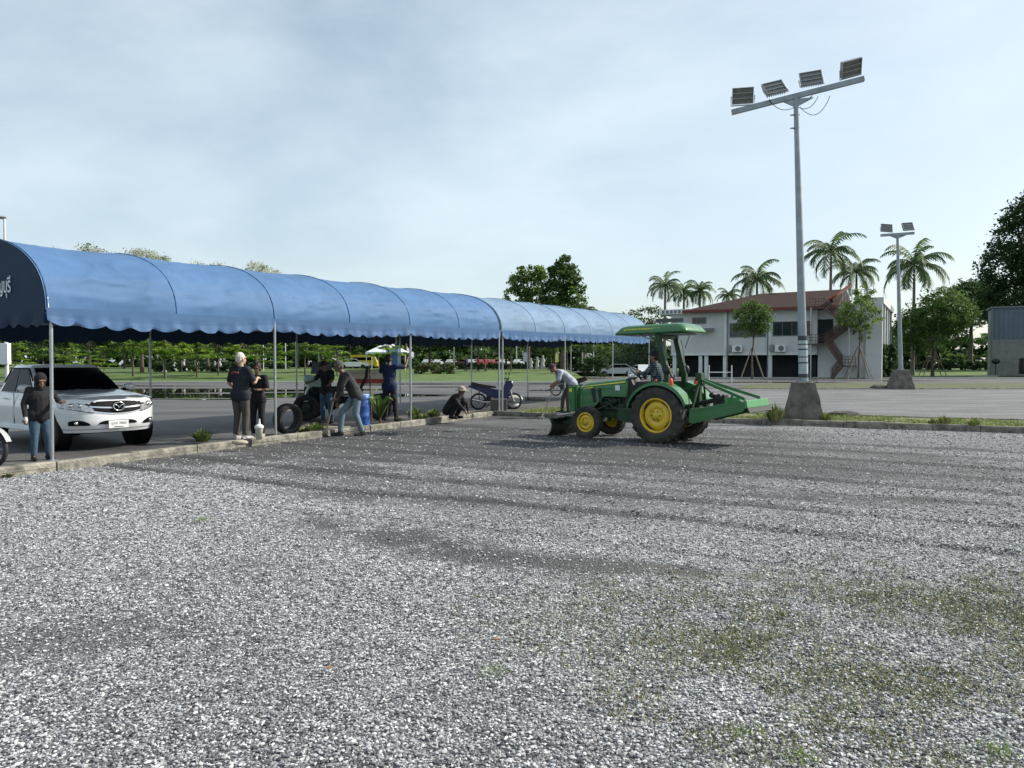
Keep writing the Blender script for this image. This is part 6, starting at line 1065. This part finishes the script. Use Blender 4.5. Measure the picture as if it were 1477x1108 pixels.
# 5 man with the hoe
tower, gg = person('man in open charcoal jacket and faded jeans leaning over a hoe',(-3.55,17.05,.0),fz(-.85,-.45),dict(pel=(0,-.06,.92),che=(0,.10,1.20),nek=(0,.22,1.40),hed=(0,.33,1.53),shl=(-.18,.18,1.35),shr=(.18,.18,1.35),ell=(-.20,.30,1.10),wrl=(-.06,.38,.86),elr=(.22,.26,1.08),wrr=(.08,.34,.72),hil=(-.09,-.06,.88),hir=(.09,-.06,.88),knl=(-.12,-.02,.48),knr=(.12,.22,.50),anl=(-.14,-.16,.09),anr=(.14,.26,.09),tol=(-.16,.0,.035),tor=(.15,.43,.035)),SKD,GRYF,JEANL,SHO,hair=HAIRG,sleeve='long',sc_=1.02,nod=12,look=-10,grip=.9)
bpy.context.view_layer.update(); Mw = tower.matrix_world
a = Mw @ Vector((0,.385,.98)); b = Mw @ Vector((.03,.62,.03))
def hoehead(mb, b, d): mb.box(b+Vector((.0,0,.02)),(.20,.14,.02),rot=(0,25,20)); mb.tube([b-d*.06,b+Vector((.03,0,.02))],.018,6)
tool('hoe','pale handled hoe held by the man in the charcoal jacket','hoe',a,b,.016,hoehead,WOOD,mat('dirty_steel',(.06,.05,.045),.7,.3))
# 6 man in blue
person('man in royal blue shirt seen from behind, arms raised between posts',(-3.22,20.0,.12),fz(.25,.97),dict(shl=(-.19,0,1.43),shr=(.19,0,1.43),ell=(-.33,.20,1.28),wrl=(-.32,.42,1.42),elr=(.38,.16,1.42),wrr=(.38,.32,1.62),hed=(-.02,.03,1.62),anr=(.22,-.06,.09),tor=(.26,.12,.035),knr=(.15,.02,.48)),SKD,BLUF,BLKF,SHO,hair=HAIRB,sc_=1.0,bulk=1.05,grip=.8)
mb = MB(); mb.box((0,0,0),(.19,.12,.42)); tag(mb.build('meter_box',SKYB,None,loc=(-3.72,24.2,1.78),bevel=.01),'pale blue box fixed to the tent post by the man in blue','box')
tool('stake_pole','rusty upright pole held by the man in blue','pole',(-3.74,20.3,.06),(-3.80,20.3,1.6),.018,lambda mb,b,d: mb.lathe([(.022,b.z-.04),(.022,b.z+.01)],c=(b.x,b.y,0),n=8),mat('rusty_pole',(.13,.08,.06),.8,var=.3),STEEL)
# 7 squatting worker
def sunhat(t, g, H_): mb = MB(); mb.ell(H_((0,-.01,.06)),(.10,.11,.085)); mb.lathe([(.08,.05),(.19,.025),(.185,.015),(.08,.03)],c=H_((0,0,0)),n=22); mb.build('hat',KHK,t)
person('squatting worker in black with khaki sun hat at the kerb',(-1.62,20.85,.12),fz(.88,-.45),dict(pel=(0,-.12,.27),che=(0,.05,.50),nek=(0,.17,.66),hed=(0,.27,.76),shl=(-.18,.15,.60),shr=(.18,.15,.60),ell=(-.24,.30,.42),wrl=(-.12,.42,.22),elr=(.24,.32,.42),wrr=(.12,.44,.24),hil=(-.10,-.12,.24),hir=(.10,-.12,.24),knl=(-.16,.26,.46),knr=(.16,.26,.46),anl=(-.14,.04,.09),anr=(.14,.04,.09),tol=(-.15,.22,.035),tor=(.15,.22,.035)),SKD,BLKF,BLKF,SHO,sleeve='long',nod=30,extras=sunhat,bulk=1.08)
# 8 man raking
mr, g8 = person('bent man in pale grey t-shirt and cap working with a rake',(1.66,22.9,.12),fz(-.93,-.2),dict(pel=(0,-.14,.93),che=(0,.10,1.14),nek=(0,.30,1.28),hed=(0,.44,1.34),shl=(-.18,.26,1.22),shr=(.18,.26,1.22),ell=(-.24,.34,.96),wrl=(-.10,.50,.76),elr=(.26,.20,1.0),wrr=(.12,.42,.86),hil=(-.09,-.14,.89),hir=(.09,-.14,.89),knl=(-.12,.02,.49),knr=(.12,.08,.49),anl=(-.14,.0,.09),anr=(.13,.12,.09),tol=(-.16,.18,.035),tor=(.15,.30,.035)),SK,GREYF,BRN,SHO,cap=fab('maroon_cap',(.06,.03,.04)),sc_=1.02,nod=35,grip=.9)
bpy.context.view_layer.update(); Mw = mr.matrix_world; a = Mw @ Vector((.05,.30,.98)); b = Vector(G(781,603,.03))
def rakehead(mb, b, d):
    mb.box(b+Vector((0,0,.02)),(.06,.36,.03),rot=(0,0,20))
    for i in range(7): y = -.16+i*.053; mb.tube([b+Vector((-.003*i,y,.02)),b+Vector((-.03,y,-.03))],.005,4)
tool('rake','long handled rake reaching left from the bent man','rake',a,b,.016,rakehead,WOOD,SILV)
# 9 tractor driver
PLD = bpy.data.materials.new('plaid_cotton'); PLD.use_nodes = True; nt = PLD.node_tree; N = nt.nodes; L = nt.links; bs = N['Principled BSDF']; bs.inputs['Roughness'].default_value = .9; tc = N.new('ShaderNodeTexCoord')
wv = []
for ax in ('X','Z'):
    w_ = N.new('ShaderNodeTexWave'); w_.wave_type = 'BANDS'; w_.bands_direction = ax; w_.inputs['Scale'].default_value = 6.5; w_.inputs['Distortion'].default_value = .4; L.new(tc.outputs['Object'], w_.inputs['Vector']); wv.append(w_)
ad = N.new('ShaderNodeMath'); ad.operation = 'ADD'; L.new(wv[0].outputs['Fac'], ad.inputs[0]); L.new(wv[1].outputs['Fac'], ad.inputs[1]); cr = N.new('ShaderNodeValToRGB'); e = cr.color_ramp.elements; e[0].position = .25; e[0].color = (.018,.03,.04,1); e[1].position = .85; e[1].color = (.16,.21,.22,1); k = e.new(.6); k.color = (.04,.07,.08,1)
mh = N.new('ShaderNodeMath'); mh.operation = 'MULTIPLY'; mh.inputs[1].default_value = .5; L.new(ad.outputs[0], mh.inputs[0]); L.new(mh.outputs[0], cr.inputs['Fac']); L.new(cr.outputs['Color'], bs.inputs['Base Color'])
Mt = tr.matrix_basis; dl = Mt @ Vector((.30,0,1.09)); 
person('tractor driver in plaid shirt and dark cap sitting at the wheel',dl,math.atan2(HY,HX)-math.pi/2,dict(pel=(0,0,.10),che=(0,.03,.38),nek=(0,.05,.58),hed=(0,.09,.72),shl=(-.18,.04,.53),shr=(.18,.04,.53),ell=(-.24,.20,.34),wrl=(-.12,.40,.36),elr=(.24,.20,.34),wrr=(.12,.40,.36),hil=(-.09,.02,.08),hir=(.09,.02,.08),knl=(-.15,.42,.10),knr=(.15,.42,.10),anl=(-.16,.48,-.24),anr=(.16,.48,-.24),tol=(-.16,.64,-.28),tor=(.16,.64,-.28)),SK,PLD,fab('dark_trousers',(.03,.03,.035)),SHO,hair=HAIRB,cap=DKCAP,sleeve='long',sc_=.95,grip=1.1,look=4)
# small figures far off
for i,(px,d,face,c,lab) in enumerate(((672,96,.5,BLUF,'tiny distant person in blue below the dark blue banner'),(690,97,2,fab('red_shirt',(.35,.03,.03)),'tiny distant person in red near the parked cars'),(701,97,1,fab('red_shirt',(.35,.03,.03)),'second tiny distant person in red, right of the first'))):
    t, g_ = person(lab, onlawn(px,d), face, {}, SK, c, BLKF, SHO, hair=HAIRB, sc_=1.0)
